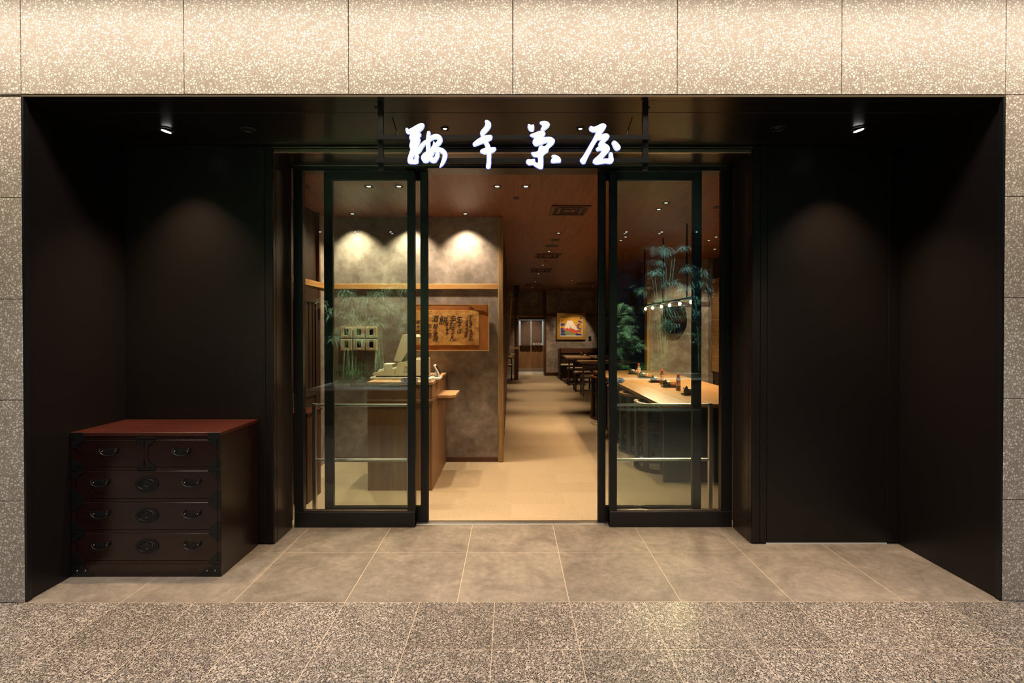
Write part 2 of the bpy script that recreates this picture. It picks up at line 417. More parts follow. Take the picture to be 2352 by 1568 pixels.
M_bark = plaster('dark_bark', (0.004, 0.003, 0.0025), (0.010, 0.0065, 0.005), (0.045, 0.024, 0.014), 4)
M_goldf = plain('gold_picture_frame', (0.55, 0.32, 0.08), 0.35, 0.5)

# ------------------------------------------------------------------ main levels
YF, YB, YS, YM, YW = 2.688, 3.41, 3.705, 3.79, 5.55
XL, XR = -2.598, 2.632
ZO = 2.700           # underside of the facade header and of the porch soffit
ZC = 2.690           # shop ceiling
ZK = 3.40            # corridor ceiling

# ------------------------------------------------------------------ corridor floor: granite tiles
fl = setting('floor')
MB().box(-6, 6, -4.2, YF - 0.002, -0.06, -0.0012).build('grout_bed', M_grout, fl)
me = None
x0 = -0.0883
for r in range(5):
    ya, yb = YF - 0.4 * (r + 1) + 0.0015, YF - 0.4 * r - 0.0015
    for k in range(-9, 10):
        xa, xb = x0 + 0.4 * k + 0.0015, x0 + 0.4 * (k + 1) - 0.0015
        if me is None:
            o = MB().box(-0.1985, 0.1985, -0.1985, 0.1985, -0.003, 0.0, 0.0008).build('tile', M_gran, fl, local=True); me = o.data
        else:
            o = bpy.data.objects.new('tile', me); C.objects.link(o); o.parent = fl
        o.location = ((xa + xb) / 2, (ya + yb) / 2, 0)
MB().box(-6, 6, -4.2, YF - 2.0 - 0.002, -0.003, 0.0).build('far_tiling', M_gran, fl)
# porch floor: larger brown grey tiles
fp = setting('floor')
MB().box(XL - 0.05, XR + 0.05, YF - 0.002, YM + 0.02, -0.06, -0.0010).build('grout_bed', M_grout, fp)
for r in range(2):
    ya, yb = YF + 0.6 * r + 0.0018, min(YF + 0.6 * (r + 1) - 0.0018, YM - 0.03)
    for k in range(-5, 6):
        xa, xb = -0.2891 + 0.6 * k + 0.0018, -0.2891 + 0.6 * (k + 1) - 0.0018
        xa, xb = max(xa, XL + 0.001), min(xb, XR - 0.001)
        if xb - xa < 0.02: continue
        MB().box(xa, xb, ya, yb, -0.0025, 0.0, 0.0006).build('tile', M_ptile, fp)

# ------------------------------------------------------------------ facade: terrazzo panels
wf = setting('wall_front')
MB().box(-6, XL - 0.03, YF + 0.03, YF + 0.25, 0, ZK).box(XR + 0.03, 6, YF + 0.03, YF + 0.25, 0, ZK).box(XL - 0.03, XR + 0.03, YF + 0.03, YF + 0.25, ZO + 0.03, ZK).build('backing', M_joint, wf)
jx = [X(p, YF, 110) for p in (47, 422, 800, 1178, 1556, 1934, 2311)]
step = (jx[-1] - jx[0]) / 6
jx = [jx[0] - step * 2, jx[0] - step] + jx + [jx[-1] + step, jx[-1] + step * 2]
hz0 = ZO + 0.006
for a, b in zip(jx[:-1], jx[1:]):
    MB().box(a + 0.002, b - 0.002, YF, YF + 0.03, hz0, ZK + 0.02, 0.0015).build('panel', M_terr, wf)
lz = [Z(p, YF, 25) for p in (221, 454, 687, 919, 1151)] + [0.0]
rz = [Z(p, YF, 2330) for p in (217, 451, 684, 916, 1148)] + [0.0]
for zs, e0, sg in ((lz, XL, -1), (rz, XR, 1)):
    for k in range(2):
        xa, xb = e0 + sg * step * k, e0 + sg * step * (k + 1)
        for zt, zb in zip(zs[:-1], zs[1:]):
            MB().box(min(xa, xb) + 0.002, max(xa, xb) - 0.002, YF, YF + 0.03, zb + 0.002, min(zt, hz0) - 0.002, 0.0015).build('panel', M_terr, wf)
struct(MB().box(XL, XR, YF + 0.003, YF + 0.010, ZO - 0.006, ZO + 0.004).build('trim_1', M_brline))
struct(MB().box(XL, XR, YF + 0.0105, YF + 0.0505, ZO - 0.006, ZO + 0.004).build('trim_21', M_soffit))
struct(MB().box(XL - 0.002, XL + 0.010, YF + 0.002, YF + 0.03, 0, ZO - 0.009).build('trim_2', M_frame))
struct(MB().box(XR - 0.010, XR + 0.002, YF + 0.002, YF + 0.03, 0, ZO - 0.009).build('trim_3', M_frame))

# ------------------------------------------------------------------ porch: side walls, back panels, soffit
struct(MB().box(XL - 0.03, XL, YF + 0.031, YB + 0.05, 0, ZO + 0.02).build('wall_left', M_black))
struct(MB().box(XR, XR + 0.03, YF + 0.031, YB + 0.05, 0, ZO + 0.02).build('wall_right', M_black))
DL, DR = X(628, YB, 1000), X(1727, YB, 1000)      # door portal corners
wb = setting('wall_back')
MB().box(XL, DL - 0.01, YB + 0.012, YB + 0.05, 0, ZO).box(DR + 0.01, XR, YB + 0.012, YB + 0.05, 0, ZO).box(DL - 0.01, DR + 0.01, YB + 0.05, YB + 0.06, 2.69, ZO + 0.1).build('backing', M_joint, wb)
px_l = [XL, X(609.7, YB, 900), DL]
px_r = [DR, X(1746, YB, 900), X(1762, YB, 900), X(2039, YB, 900), XR]
for xs in (px_l, px_r):
    for a, b in zip(xs[:-1], xs[1:]):
        MB().box(a + 0.0015, b - 0.0015, YB, YB + 0.012, 0.012, 2.688, 0.001).build('panel', M_black, wb)
struct(MB().box(px_r[2], px_r[3], YB + 0.002, YB + 0.011, 0.0, 0.0095).build('baseboard_right', M_white_gap))
cs = setting('ceiling')
for ya, yb in ((YF + 0.051, 2.884), (2.889, 3.350), (3.354, YB + 0.06)):
    MB().box(XL, XR, ya, yb, ZO - 0.006, ZO + 0.02, 0.001).build('panel', M_soffit, cs)
MB().box(XL - 0.1, XR + 0.1, YF + 0.05, YB + 0.5, ZO + 0.021, ZO + 0.06).build('backing', M_joint, cs)

# ------------------------------------------------------------------ door portal
for side, xx, sg in (('left', DL, -1), ('right', DR, 1)):
    j = setting('trim_4' if sg < 0 else 'trim_5')
    MB().box(xx, xx + sg * 0.06, YB + 0.013, YB + 0.044, 0, 2.686).build('jamb', M_bronze, j)
    MB().box(xx + sg * 0.004, xx + sg * 0.06, YB + 0.044, YB + 0.052, 0, 2.686).build('shadow_gap', M_joint, j)
    MB().box(xx, xx + sg * 0.06, YB + 0.052, YS - 0.006, 0, 2.686).build('reveal', M_bronze, j)
lt = setting('trim_6')
zl1, zl0 = Z(338, YB), Z(350.5, YB)
MB().box(DL, DR, YB - 0.006, YB + 0.01, zl1 - 0.006, zl1).build('upper_rail', M_brline, lt)
MB().box(DL + 0.01, DR - 0.01, YB - 0.002, YB + 0.03, zl0, zl1 - 0.012, 0.002).build('lower_rail', M_brline, lt)
MB().box(DL, DR, YB + 0.012, YB + 0.07, zl0 + 0.004, zl1 + 0.02).build('lintel_core', M_frame, lt)
MB().box(DL, DR, YB + 0.07, YS - 0.01, zl0 + 0.006, zl0 + 0.03).build('lintel_soffit', M_soffit, lt)
MB().box(DL, DR, YS - 0.01, YM + 0.06, Z(387, YS), zl0 + 0.05).build('door_track', M_frame, lt)
MB().box(DL + 0.02, DR - 0.02, YS - 0.012, YS - 0.01, Z(382.5, YS), Z(380.5, YS)).build('track_line', M_brline, lt)
MB().box(-0.12, 0.12, YM + 0.02, YM + 0.05, Z(391, YM), Z(387, YM)).build('sensor', M_blk, lt)

def sidelight(n, pxs, stile_in, sg):
    # pxs = outer stile outer, outer stile inner, inner stile outer(glass side), inner stile outer edge
    w = setting('window_%d' % n)
    a, b, c, d = [X(p, YS, 900) for p in pxs]
    zt, zr = Z(391.5, YS), Z(1173, YS)
    MB().box(a, b, YS, YS + 0.05, 0, zt, 0.001).build('stile', M_frame, w)
    MB().box(c, d, YS, YS + 0.05, 0, zt + 0.02, 0.001).build('stile', M_frame, w)
    lo, hi = min(a, b, c, d), max(a, b, c, d)
    bl, bh = min(b, c), max(b, c)
    MB().box(lo, hi, YS - 0.002, YS + 0.05, 0, zr - 0.006, 0.001).build('bottom_rail', M_frame, w)
    MB().box(bl, bh, YS + 0.003, YS + 0.03, zr - 0.006, zr + 0.006, 0.002).build('glazing_bead', M_bronze, w)
    MB().box(lo, hi, YS, YS + 0.05, zt, zl0 + 0.005).build('head_rail', M_frame, w)
    MB().box(bl - 0.004, bh + 0.004, YS + 0.02, YS + 0.026, zr + 0.002, zt + 0.002).build('glass', M_glass, w)
    return w
sidelight(1, (675, 696, 936, 953), None, -1)
sidelight(2, (1682, 1657, 1417.5, 1400.5), None, 1)

def sliding(n, pxs, sticker):
    w = setting('door_%d' % n)
    a, b, c, d = [X(p, YM, 900) for p in pxs]     # trailing stile outer/inner, leading stile inner/outer
    zt0, zt1, zb = Z(413, YM), Z(387, YM), Z(1163, YM)
    MB().box(a, b, YM, YM + 0.035, 0.004, zt1, 0.0015).build('stile', M_frame, w)
    MB().box(c, d, YM, YM + 0.035, 0.004, zt1, 0.0015).build('stile', M_frame, w)
    bl, bh = min(b, c), max(b, c)
    MB().box(bl, bh, YM, YM + 0.035, zt0, zt1, 0.001).build('top_rail', M_frame, w)
    MB().box(bl, bh, YM, YM + 0.035, 0.004, zb, 0.001).build('bottom_rail', M_frame, w)
    MB().box(bl, bh, YM + 0.004, YM + 0.014, zb, zb + 0.006).box(bl, bh, YM + 0.004, YM + 0.014, zt0 - 0.006, zt0).build('glazing_bead', M_bronze, w)
    MB().box(bl - 0.004, bh + 0.004, YM + 0.016, YM + 0.022, zb, zt0).build('glass', M_glass, w)
    MB().box(min(c, d) if n == 2 else max(c, d) - 0.003, (min(c, d) + 0.003) if n == 2 else max(c, d), YM - 0.001, YM + 0.036, 0.01, zt1).build('edge_strip', M_bronze, w)
    # arrow sticker
    sg = -1 if n == 1 else 1
    tipx = X(918.5 if n == 1 else 1437, YM, 874); z0, z1 = Z(880.5, YM), Z(868, YM); zm = (z0 + z1) / 2
    L = 0.13
    def hexp(q):
        return [(tipx - sg * q * 1.4, zm), (tipx - sg * 0.022, z1 - q), (tipx - sg * (L - q), z1 - q), (tipx - sg * (L - q), z0 + q), (tipx - sg * 0.022, z0 + q)]
    st = MB().prism(hexp(0), YM + 0.0145, YM + 0.0155).build('sticker', M_blue, w)
    WL[st.name] = Vector((0, 0, 0))
    MB().prism(hexp(0.005), YM + 0.0135, YM + 0.0145).build('sticker_face', M_paperw, st)
    text('自' if n == 1 else '動', 0.028, M_ink, st, (tipx - sg * 0.036, YM + 0.0132, zm), ext=0.0002)
    text('⇦' if n == 1 else '⇨', 0.03, M_blue, st, (tipx - sg * 0.062, YM + 0.0132, zm), ext=0.0002)
    return w
sliding(1, (745, 765, 966, 983), None)
sliding(2, (1611, 1591, 1391, 1374), None)
struct(MB().box(X(953, YM), X(1400, YM), YM - 0.035, YM + 0.02, -0.002, 0.005, 0.001).build('trim_7', M_steel))
struct(MB().box(X(953, YM), X(1400, YM), YM + 0.021, YM + 0.04, -0.002, 0.004).build('trim_8', M_brline))

# ------------------------------------------------------------------ corridor ceiling, opposite wall
ck = setting('ceiling')
MB().box(-6, 6, 2.36, YF + 0.25, ZK, ZK + 0.05).build('edge_panel', M_joint, ck)
MB().box(-6, 6, -4.2, 1.72, ZK, ZK + 0.05).build('panel', plain('grey_ceiling', (0.22, 0.22, 0.22), 0.7), ck)
MB().box(-6, 6, 1.72, 1.76, ZK, ZK + 0.32).box(-6, 6, 2.36, 2.40, ZK + 0.05, ZK + 0.32).box(-6, 6, 1.72, 2.40, ZK + 0.32, ZK + 0.36).build('light_trough', M_joint, ck)
struct(MB().box(-6, 6, -4.25, -4.2, 0, ZK).build('wall_far', M_corrwall))

# ------------------------------------------------------------------ shop shell
struct(MB().box(-4, 5, YM - 0.012, 17.2, -0.08, 0.0).build('floor', M_floor))
struct(MB().box(-4, 5, YM + 0.06, 17.2, ZC, ZC + 0.06).build('ceiling', M_ceil))
struct(MB().box(-4, DL - 0.061, YB + 0.06, YB + 0.45, 0, ZC + 0.2).box(DR + 0.061, 5, YB + 0.06, YB + 0.45, 0, ZC + 0.2).box(DL - 0.061, DR + 0.061, YS + 0.08, YM + 0.055, ZC + 0.0, ZC + 0.3).build('wall_inner', M_black))
# plaster wall behind the counter
WX0, WX1 = X(750, YW), X(1145, YW)
struct(MB().box(-4, WX1, YW, YW + 0.1, 0, ZC).build('wall_back', M_plast))
struct(MB().box(WX1 - 0.004, X(1156, YW), YW - 0.03, YW + 0.13, 0, ZC, 0.006).build('trim_9', M_post))
struct(MB().box(WX0, WX1 - 0.005, YW - 0.018, YW - 0.0005, Z(664, YW), Z(652, YW), 0.003).build('trim_10', M_beam))
struct(MB().box(WX0, WX1 - 0.005, YW - 0.012, YW - 0.0005, 0, 0.055, 0.001).build('baseboard_back', M_dred))
# left side wall with a dark hinged door
XS = -2.03
struct(MB().box(XS - 0.1, XS - 0.03, YB + 0.46, YW - 0.0005, 0, ZC).build('wall_side', M_dwood))
struct(MB().box(XS - 0.03, XS, 5.37, YW - 0.001, 0, ZC).build('wall_pier', M_plast))
struct(MB().box(XS - 0.03, XS + 0.012, YB + 0.47, YW - 0.019, Z(664, YW), Z(652, YW)).build('trim_11', wood('honey_side_beam', (0.33, 0.155, 0.045), (0.62, 0.33, 0.11), 'Y', 0.5, 'world')))
struct(MB().box(XS - 0.03, XS + 0.004, 5.335, 5.37, 0, ZC).build('trim_12', M_dred))
d3 = setting('door_3')
ZD = Z(664, YW) - 0.003
MB().box(XS - 0.028, XS - 0.012, 4.52, 5.33, 0.005, ZD).build('leaf', M_dwood, d3)
MB().box(XS - 0.012, XS, 5.25, 5.33, 0.005, ZD).box(XS - 0.012, XS, 4.52, 4.60, 0.005, ZD).box(XS - 0.012, XS, 4.6, 5.25, ZD - 0.16, ZD).box(XS - 0.012, XS, 4.6, 5.25, 0.005, 0.16).box(XS - 0.012, XS, 4.6, 5.25, 0.78, 0.86).build('frame', M_dwood, d3)
for yy in range(7):
    MB().box(XS - 0.012, XS - 0.006, 4.64 + yy * 0.09, 4.66 + yy * 0.09, 0.86, ZD - 0.16).build('slat', M_dwood, d3)
for zz in (1.62, 0.62):
    MB().box(XS - 0.004, XS + 0.012, 5.315, 5.345, zz - 0.06, zz + 0.06, 0.002).build('hinge', M_iron2, d3)

# lattice partition running back along the aisle, and far rooms
pw = setting('wall_partition')
PXL = X(1156, YW) - 0.004
for i in range(18):
    ya = YW + 0.135 + i * 0.30
    MB().box(PXL - 0.03, PXL - 0.002 - 0.006 * (i % 2), ya, ya + 0.294, 0, ZC).build('plank', M_dred, pw)
MB().box(PXL - 0.05, PXL - 0.03, YW + 0.13, YW + 5.6, 0, ZC).build('backing', M_dwood, pw)
YR = 15.9; YN = 16.3
NX0, NX1 = X(1190, YN), X(1250.5, YN)
NZ = Z(732, YN)
struct(MB().box(-4, NX0 - 0.08, YN, YN + 0.1, 0, ZC).box(NX0 - 0.08, NX1 + 0.04, YN, YN + 0.1, NZ + 0.05, ZC).build('wall_back', M_plast))
struct(MB().box(X(1254.5, YR), 5, YR, YR + 0.1, 0, ZC).build('wall_back', M_plast))
struct(MB().box(X(1250.5, YR), X(1254.5, YR), YR - 0.02, YN + 0.1, 0, ZC).build('trim_13', M_dred))
struct(MB().box(NX0 - 0.08, NX0 - 0.005, YN - 0.03, YN - 0.001, 0, ZC).build('trim_14', M_dred))
struct(MB().box(-4, NX1, YN - 0.045, YN - 0.031, Z(729, YN), Z(724, YN)).build('trim_15', M_beam))
struct(MB().box(X(1255, YR), 5, YR - 0.02, YR - 0.0005, Z(726, YR), Z(721, YR)).build('trim_16', M_dred))
struct(MB().box(X(1255, YR), 5, YR - 0.015, YR - 0.0005, 0, 0.09).build('baseboard_far', M_dred))
struct(MB().box(-4.1, -4, YB + 0.46, 17.3, 0, ZC).build('wall_outer', M_plast))
struct(MB().box(4.95, 5.05, 8.95, 17.3, 0, ZC).build('wall_outer', M_plast))
# right-hand room: plaster wall with timber edge, side wall with a blind
YQ = 8.86; QX0, QX1 = X(1493, YQ), X(1636, YQ)
struct(MB().box(QX0, 5, YQ, YQ + 0.1, 0, ZC).build('wall_back', M_plast))
struct(MB().box(X(1485, YQ), QX0 + 0.002, YQ - 0.03, YQ + 0.13, 0, ZC, 0.006).build('trim_17', M_post))
struct(MB().box(QX0 + 0.003, QX1, YQ - 0.02, YQ - 0.0005, Z(703, YQ), Z(693, YQ)).build('trim_18', M_dred))
struct(MB().box(QX1, QX1 + 0.1, YB + 0.46, YQ - 0.0005, 0, ZC).build('wall_side', M_dwood))
for i in range(3):
    struct(MB().box(QX1 - 0.035 - 0.018 * i, QX1 - 0.020 - 0.018 * i + 0.012, YQ - 0.06 + 0.02 * i, YQ - 0.001, 0, ZC).build('trim_19', plaster('grey_brown_post', (0.10, 0.075, 0.06), (0.16, 0.12, 0.095), (0.22, 0.17, 0.13), 2)))

# kitchen behind the curtain: a bright white room
kt = setting('wall_kitchen')
MB().box(NX0 - 0.6, NX1 + 0.8, 18.2, 18.25, 0, 2.6).box(NX0 - 0.65, NX0 - 0.6, YN + 0.1, 18.25, 0, 2.6).box(NX1 + 0.8, NX1 + 0.85, YN + 0.1, 18.25, 0, 2.6).box(NX0 - 0.65, NX1 + 0.85, YN + 0.1, 18.25, 2.6, 2.65).box(NX0 - 0.65, NX1 + 0.85, YN + 0.1, 18.25, -0.05, 0.0).build('kitchen_lining', plain('white_kitchen_lining', (0.7, 0.72, 0.68), 0.5), kt)
area('kitchen_light', ((NX0 + NX1) / 2, 17.3, 2.55), 1.0, 16, (1, 0.97, 0.9))
d4 = setting('door_4')
MB().box(NX0, NX1, YN + 0.02, YN + 0.055, Z(845, YN), Z(793, YN)).build('wood_panel', M_counter, d4)
MB().box(NX0, NX1, YN + 0.018, YN + 0.057, 0.09, Z(845, YN)).build('kick_plate', plain('dull_kick_plate', (0.35, 0.3, 0.25), 0.45, 0.6), d4)
MB().box(NX0 - 0.004, NX0 + 0.02, YN, YN + 0.06, 0, NZ).box(NX1 - 0.02, NX1 + 0.004, YN, YN + 0.06, 0, NZ).box(NX0, NX1, YN, YN + 0.06, NZ - 0.03, NZ + 0.05).build('frame', M_dred, d4)
MB().box(NX0, NX1, YN - 0.02, YN + 0.06, 0.0, 0.075).build('sill', M_white_gap, d4)

# ------------------------------------------------------------------ downlights
def downlight(x, y, z, r, label, lit='warm', energy=0, deg=75, blend=0.5, col=WARM, aim=None, group=None, ring=None, tilt=0):
    t = thing('ceiling_light', label, 'ceiling light', (x, y, z), 0, group)
    MB().lathe([(r * 0.80, 0.0), (r, 0.0), (r, -0.004), (r * 0.86, -0.007), (r * 0.80, -0.004), (r * 0.80, 0.0)], (x, y, z), 24).build('ring', ring or M_ring, t)
    if tilt:
        o = MB().lathe([(0.0, -0.006), (r * 0.6, -0.006), (r * 0.62, -0.002), (0.0, -0.002)], (0, 0, 0), 20).build('lens', M_lensw, t, local=True)
        o.rotation_euler = (0, tilt, 0); o.location = (0, 0, -0.005 - abs(math.sin(tilt)) * r * 0.6)
    else:
        MB().lathe([(r * 0.42, -0.001), (r * 0.79, -0.0035), (r * 0.79, -0.001)], (x, y, z), 24).build('reflector', M_chrome if lit else M_blk, t)
        MB().lathe([(0.0, -0.0035), (r * 0.41, -0.0035), (r * 0.41, -0.001), (0, -0.001)], (x, y, z), 16).build('lens', {'warm': M_lens, 'white': M_lensw, 'cool': M_lensc, None: M_blk}[lit], t)
    if energy:
        s = spot('lamp', (x, y, z - 0.02), energy, col, deg, blend, min(0.04, r * 0.5), aim or (x, y, 0))
        attach(s, t)
    return t
# porch soffit
zs = ZO - 0.006
downlight(-2.126, 3.125, zs, 0.045, 'tilted white spotlight in the porch soffit above the red chest', 'white', 210, 86, 1.0, (1.0, 0.70, 0.42), aim=(-2.126, 3.15, 0), ring=M_ringb, tilt=R(14))
downlight(2.137, 3.108, zs, 0.045, 'tilted white spotlight in the porch soffit above the bare right panel', 'white', 210, 86, 1.0, (1.0, 0.70, 0.42), aim=(2.137, 3.135, 0), ring=M_ringb, tilt=R(-14))
downlight(-1.622, 3.125, zs, 0.045, 'dark recessed spotlight in the porch soffit left of the shop sign', None, 110, 62, 0.6, (1.0, 0.70, 0.42), aim=(-1.0, 2.85, 0), ring=M_ringb)
downlight(1.642, 3.109, zs, 0.045, 'dark recessed spotlight in the porch soffit right of the shop sign', None, 110, 62, 0.6, (1.0, 0.70, 0.42), aim=(1.0, 2.85, 0), ring=M_ringb)
downlight(-0.407, 3.117, zs, 0.027, 'silver downlight in the porch soffit between the first two sign letters', 'white', 42, 80, 0.5, (1.0, 0.70, 0.42), ring=M_ringb)
downlight(0.427, 3.116, zs, 0.027, 'silver downlight in the porch soffit between the last two sign letters', 'white', 42, 80, 0.5, (1.0, 0.70, 0.42), ring=M_ringb)
# wall washers in front of the plaster wall
for x, w in ((-1.689, 'left of three lights washing the plaster wall, above the six small frames'), (-1.088, 'middle of three lights washing the plaster wall, behind the door stile'), (-0.487, 'right of three lights washing the plaster wall, above the brown calligraphy')):
    downlight(x, YW - 0.17, ZC, 0.042, 'recessed ceiling light, ' + w, 'white', 112, 104, 0.85, (1, 0.81, 0.58), aim=(x, YW - 0.13, 0))
# entrance lights
for x, w in ((-1.225, 'outer of the two above the cash counter'), (-0.966, 'inner of the two above the cash counter'), (-0.119, 'left one of the pair above the shop entrance'), (0.128, 'right one of the pair above the shop entrance')):
    downlight(x, 4.355, ZC, 0.043, 'recessed wood-ceiling light, ' + w, 'warm', 72, 78, 0.6, WARM)
downlight(-1.764, 4.355, ZC, 0.035, 'small unlit ceiling light above the dark hinged door', None)
downlight(0.05, 4.739, ZC, 0.03, 'tiny round ceiling sensor just inside the entrance', None)
# aisle row
rows = [(0.607, 6.454, 0.04, 'warm', 0, 'first lit ceiling light of the aisle row, beyond the near air vent'),
        (0.606, 6.951, 0.07, None, 0, 'dark round ceiling unit between two lit aisle lights'),
        (0.605, 7.454, 0.10, None, 0, 'large black round ceiling speaker in the aisle row'),
        (0.597, 7.946, 0.04, 'warm', 210, 'second lit ceiling light of the aisle row, just beyond the black speaker'),
        (0.625, 9.042, 0.035, None, 0, 'tiny ceiling sensor between the second and third air vents'),
        (0.608, 9.646, 0.04, 'warm', 210, 'third lit ceiling light of the aisle row, between the second and third air vents'),
        (0.606, 11.136, 0.04, 'warm', 210, 'fourth lit ceiling light of the aisle row, just beyond the third air vent'),
        (0.612, 12.2, 0.06, None, 0, 'pale ceiling disc far down the aisle row'),
        (0.615, 12.9, 0.04, 'warm', 110, 'fifth lit ceiling light of the aisle row, far down the aisle'),
        (0.627, 14.791, 0.04, 'warm', 170, 'sixth lit ceiling light of the aisle row, in front of the curtain'),
        (0.640, 15.9, 0.04, 'warm', 30, 'last ceiling light of the aisle row, right above the curtain')]
for x, y, r, lit, e, w in rows:
    downlight(x, y, ZC, r, w, lit, e, 44, 0.9, WARM, aim=(0.66, 16.2, 0.9) if 14 < y < 15 else None)
for x, y, e, w in ((1.509, 4.916, 45, 'nearer ceiling light of the pair above the near end of the long table'), (1.515, 5.181, 45, 'farther ceiling light of the pair above the near end of the long table'),
                   (1.526, 6.725, 60, 'nearer ceiling light of the pair left of the pendant lamp'), (1.519, 6.985, 60, 'farther ceiling light of the pair left of the pendant lamp'),
                   (2.733, 6.725, 60, 'nearer ceiling light of the pair right of the pendant lamp'), (2.736, 6.986, 60, 'farther ceiling light of the pair right of the pendant lamp'),
                   (3.12, 7.735, 110, 'ceiling light nearest the bark basket on the wall'),
                   (1.536, 12.707, 90, 'ceiling light above the front far table'), (1.527, 14.496, 90, 'ceiling light above the back far table, left one'),
                   (2.353, 14.498, 150, 'ceiling light above the back far table, right one'), (1.541, 15.45, 25, 'ceiling light close to the far wall left of the picture'), (2.0, 15.45, 0, 'ceiling light close to the far wall above the picture')):
    aim = None
    if x == 3.12: aim = (2.95, YQ, 1.2)
    if x == 2.353: aim = (1.9, YR, 0.95)
    downlight(x, y, ZC, 0.04, w, 'warm', e, 44 if x == 2.353 else 66, 0.5, WARM, aim)
downlight(2.079, 5.107, ZC, 0.045, 'small unlit ceiling light above the right sidelight', None)
downlight(-0.45, 13.9, ZC, 0.05, 'ceiling light above the far left table', 'warm', 60, 90, 0.5, WARM)
point('dim_back_light', (-1.9, 9.5, 2.4), 12, WARM, 0.1)

# air vents
def vent(x0, x1, y0, y1, label):
    t = thing('air_vent', label, 'air vent', ((x0 + x1) / 2, (y0 + y1) / 2, ZC), 0, 'ceiling air vents along the aisle')
    z = ZC; f = 0.03
    MB().box(x0, x1, y0, y0 + f, z - 0.012, z).box(x0, x1, y1 - f, y1, z - 0.012, z).box(x0, x0 + f, y0 + f, y1 - f, z - 0.012, z).box(x1 - f, x1, y0 + f, y1 - f, z - 0.012, z).build('frame', plain('brown_vent', (0.10, 0.04, 0.022), 0.5), t)
    MB().box(x0 + f, x1 - f, y0 + f, y1 - f, z - 0.002, z).build('dark_well', M_joint, t)
    g = 0.075
    for k, dz in ((1, 0.010), (2, 0.008)):
        a0, a1, b0, b1 = x0 + f + g * k - 0.03, x1 - f - g * k + 0.03, y0 + f + g * k - 0.03, y1 - f - g * k + 0.03
        MB().box(a0, a1, b0, b0 + 0.02, z - dz, z - 0.003).box(a0, a1, b1 - 0.02, b1, z - dz, z - 0.003).box(a0, a0 + 0.02, b0 + 0.02, b1 - 0.02, z - dz, z - 0.003).box(a1 - 0.02, a1, b0 + 0.02, b1 - 0.02, z - dz, z - 0.003).build('louvre_ring', M_ceil, t)
    MB().box(x0 + f + 0.16, x1 - f - 0.16, y0 + f + 0.14, y1 - f - 0.14, z - 0.010, z - 0.003).build('centre_plate', M_ceil, t)
vent(0.41, 0.80, 5.02, 5.43, 'brown square air vent in the wood ceiling nearest the entrance')
vent(0.41, 0.82, 8.2, 8.7, 'second brown air vent along the aisle, beyond the black speaker')
vent(0.40, 0.84, 10.2, 10.8, 'third brown air vent along the aisle ceiling')
vent(0.38, 0.86, 13.6, 14.2, 'fourth brown air vent, far down the aisle near the curtain')
vent(1.75, 2.25, 13.3, 13.9, 'brown air vent in the ceiling above the far dining tables')

# ------------------------------------------------------------------ illuminated sign
sg = thing('shop_sign', 'glowing white brush-lettered shop sign on a black bar frame above the entrance', 'sign', (0.01, 2.75, 2.32))
YG = 2.75
for nm, pa, pb in (('post', 868, 879), ('post', 1477.5, 1489)):
    MB().box(X(pa, YG, 350), X(pb, YG, 350), YG, YG + 0.03, Z(389, YG), ZO - 0.006, 0.001).build('post', M_signbar, sg)
for a, b in ((313.5, 324), (366, 376.5)):
    MB().box(X(866, YG, 350), X(1490.5, YG, 350), YG - 0.024, YG - 0.0005, Z(b, YG), Z(a, YG), 0.001).build('cross_bar', M_signbar, sg)
for pxa, pxb, pb in ((881, 916, 1), (1472, 1438, -1)):
    q = P(pxb, 313, YG); MB().tube([(q.x, YG - 0.01, q.z), (X(pxa, YG, 262), 2.95, ZO - 0.008)], 0.003, 6).build('stay_wire', M_signbar, sg)
for pxa in (866, 1487):
    MB().box(X(pxa, 2.82, 241) - 0.012, X(pxa, 2.82, 241) + 0.012, 2.81, 2.83, ZO - 0.012, ZO - 0.006).build('bracket', M_signbar, sg)
YLT = YG - 0.045
def crop(ox, oy, sc):
    def f(x, y):
        v = P(ox + x / sc, oy + y / sc, YLT); return (v.x, v.z)
    return f
def offset(poly, d):
    n = len(poly); out = []
    area2 = sum(poly[i][0] * poly[(i + 1) % n][1] - poly[(i + 1) % n][0] * poly[i][1] for i in range(n))
    s = 1 if area2 < 0 else -1
    for i in range(n):
        a, b, c = Vector(poly[i - 1]), Vector(poly[i]), Vector(poly[(i + 1) % n])
        t1, t2 = (b - a).normalized(), (c - b).normalized()
        n1, n2 = Vector((-t1.y, t1.x)) * s, Vector((-t2.y, t2.x)) * s
        m = n1 + n2
        m = m.normalized() if m.length > 0.3 else n1
        out.append(tuple(b + m * d))
    return out
def smooth_poly(p, it=1):
    for _ in range(it):
        q = []
        for i in range(len(p)):
            a, b = p[i], p[(i + 1) % len(p)]
            q += [(a[0] * .78 + b[0] * .22, a[1] * .78 + b[1] * .22), (a[0] * .22 + b[0] * .78, a[1] * .22 + b[1] * .78)]
        p = q
    return p
def ribbon_poly(st):
    # outline of a brush stroke from (x, y, width) samples, Catmull-Rom resampled
    pts = []
    n = len(st)
    for i in range(n - 1):
        p0, p1, p2, p3 = st[max(i - 1, 0)], st[i], st[i + 1], st[min(i + 2, n - 1)]
        for k in range(5):
            t = k / 5
            pts.append(tuple(0.5 * ((2 * p1[j]) + (-p0[j] + p2[j]) * t + (2 * p0[j] - 5 * p1[j] + 4 * p2[j] - p3[j]) * t * t + (-p0[j] + 3 * p1[j] - 3 * p2[j] + p3[j]) * t ** 3) for j in range(3)))
    pts.append(st[-1])
    return pts
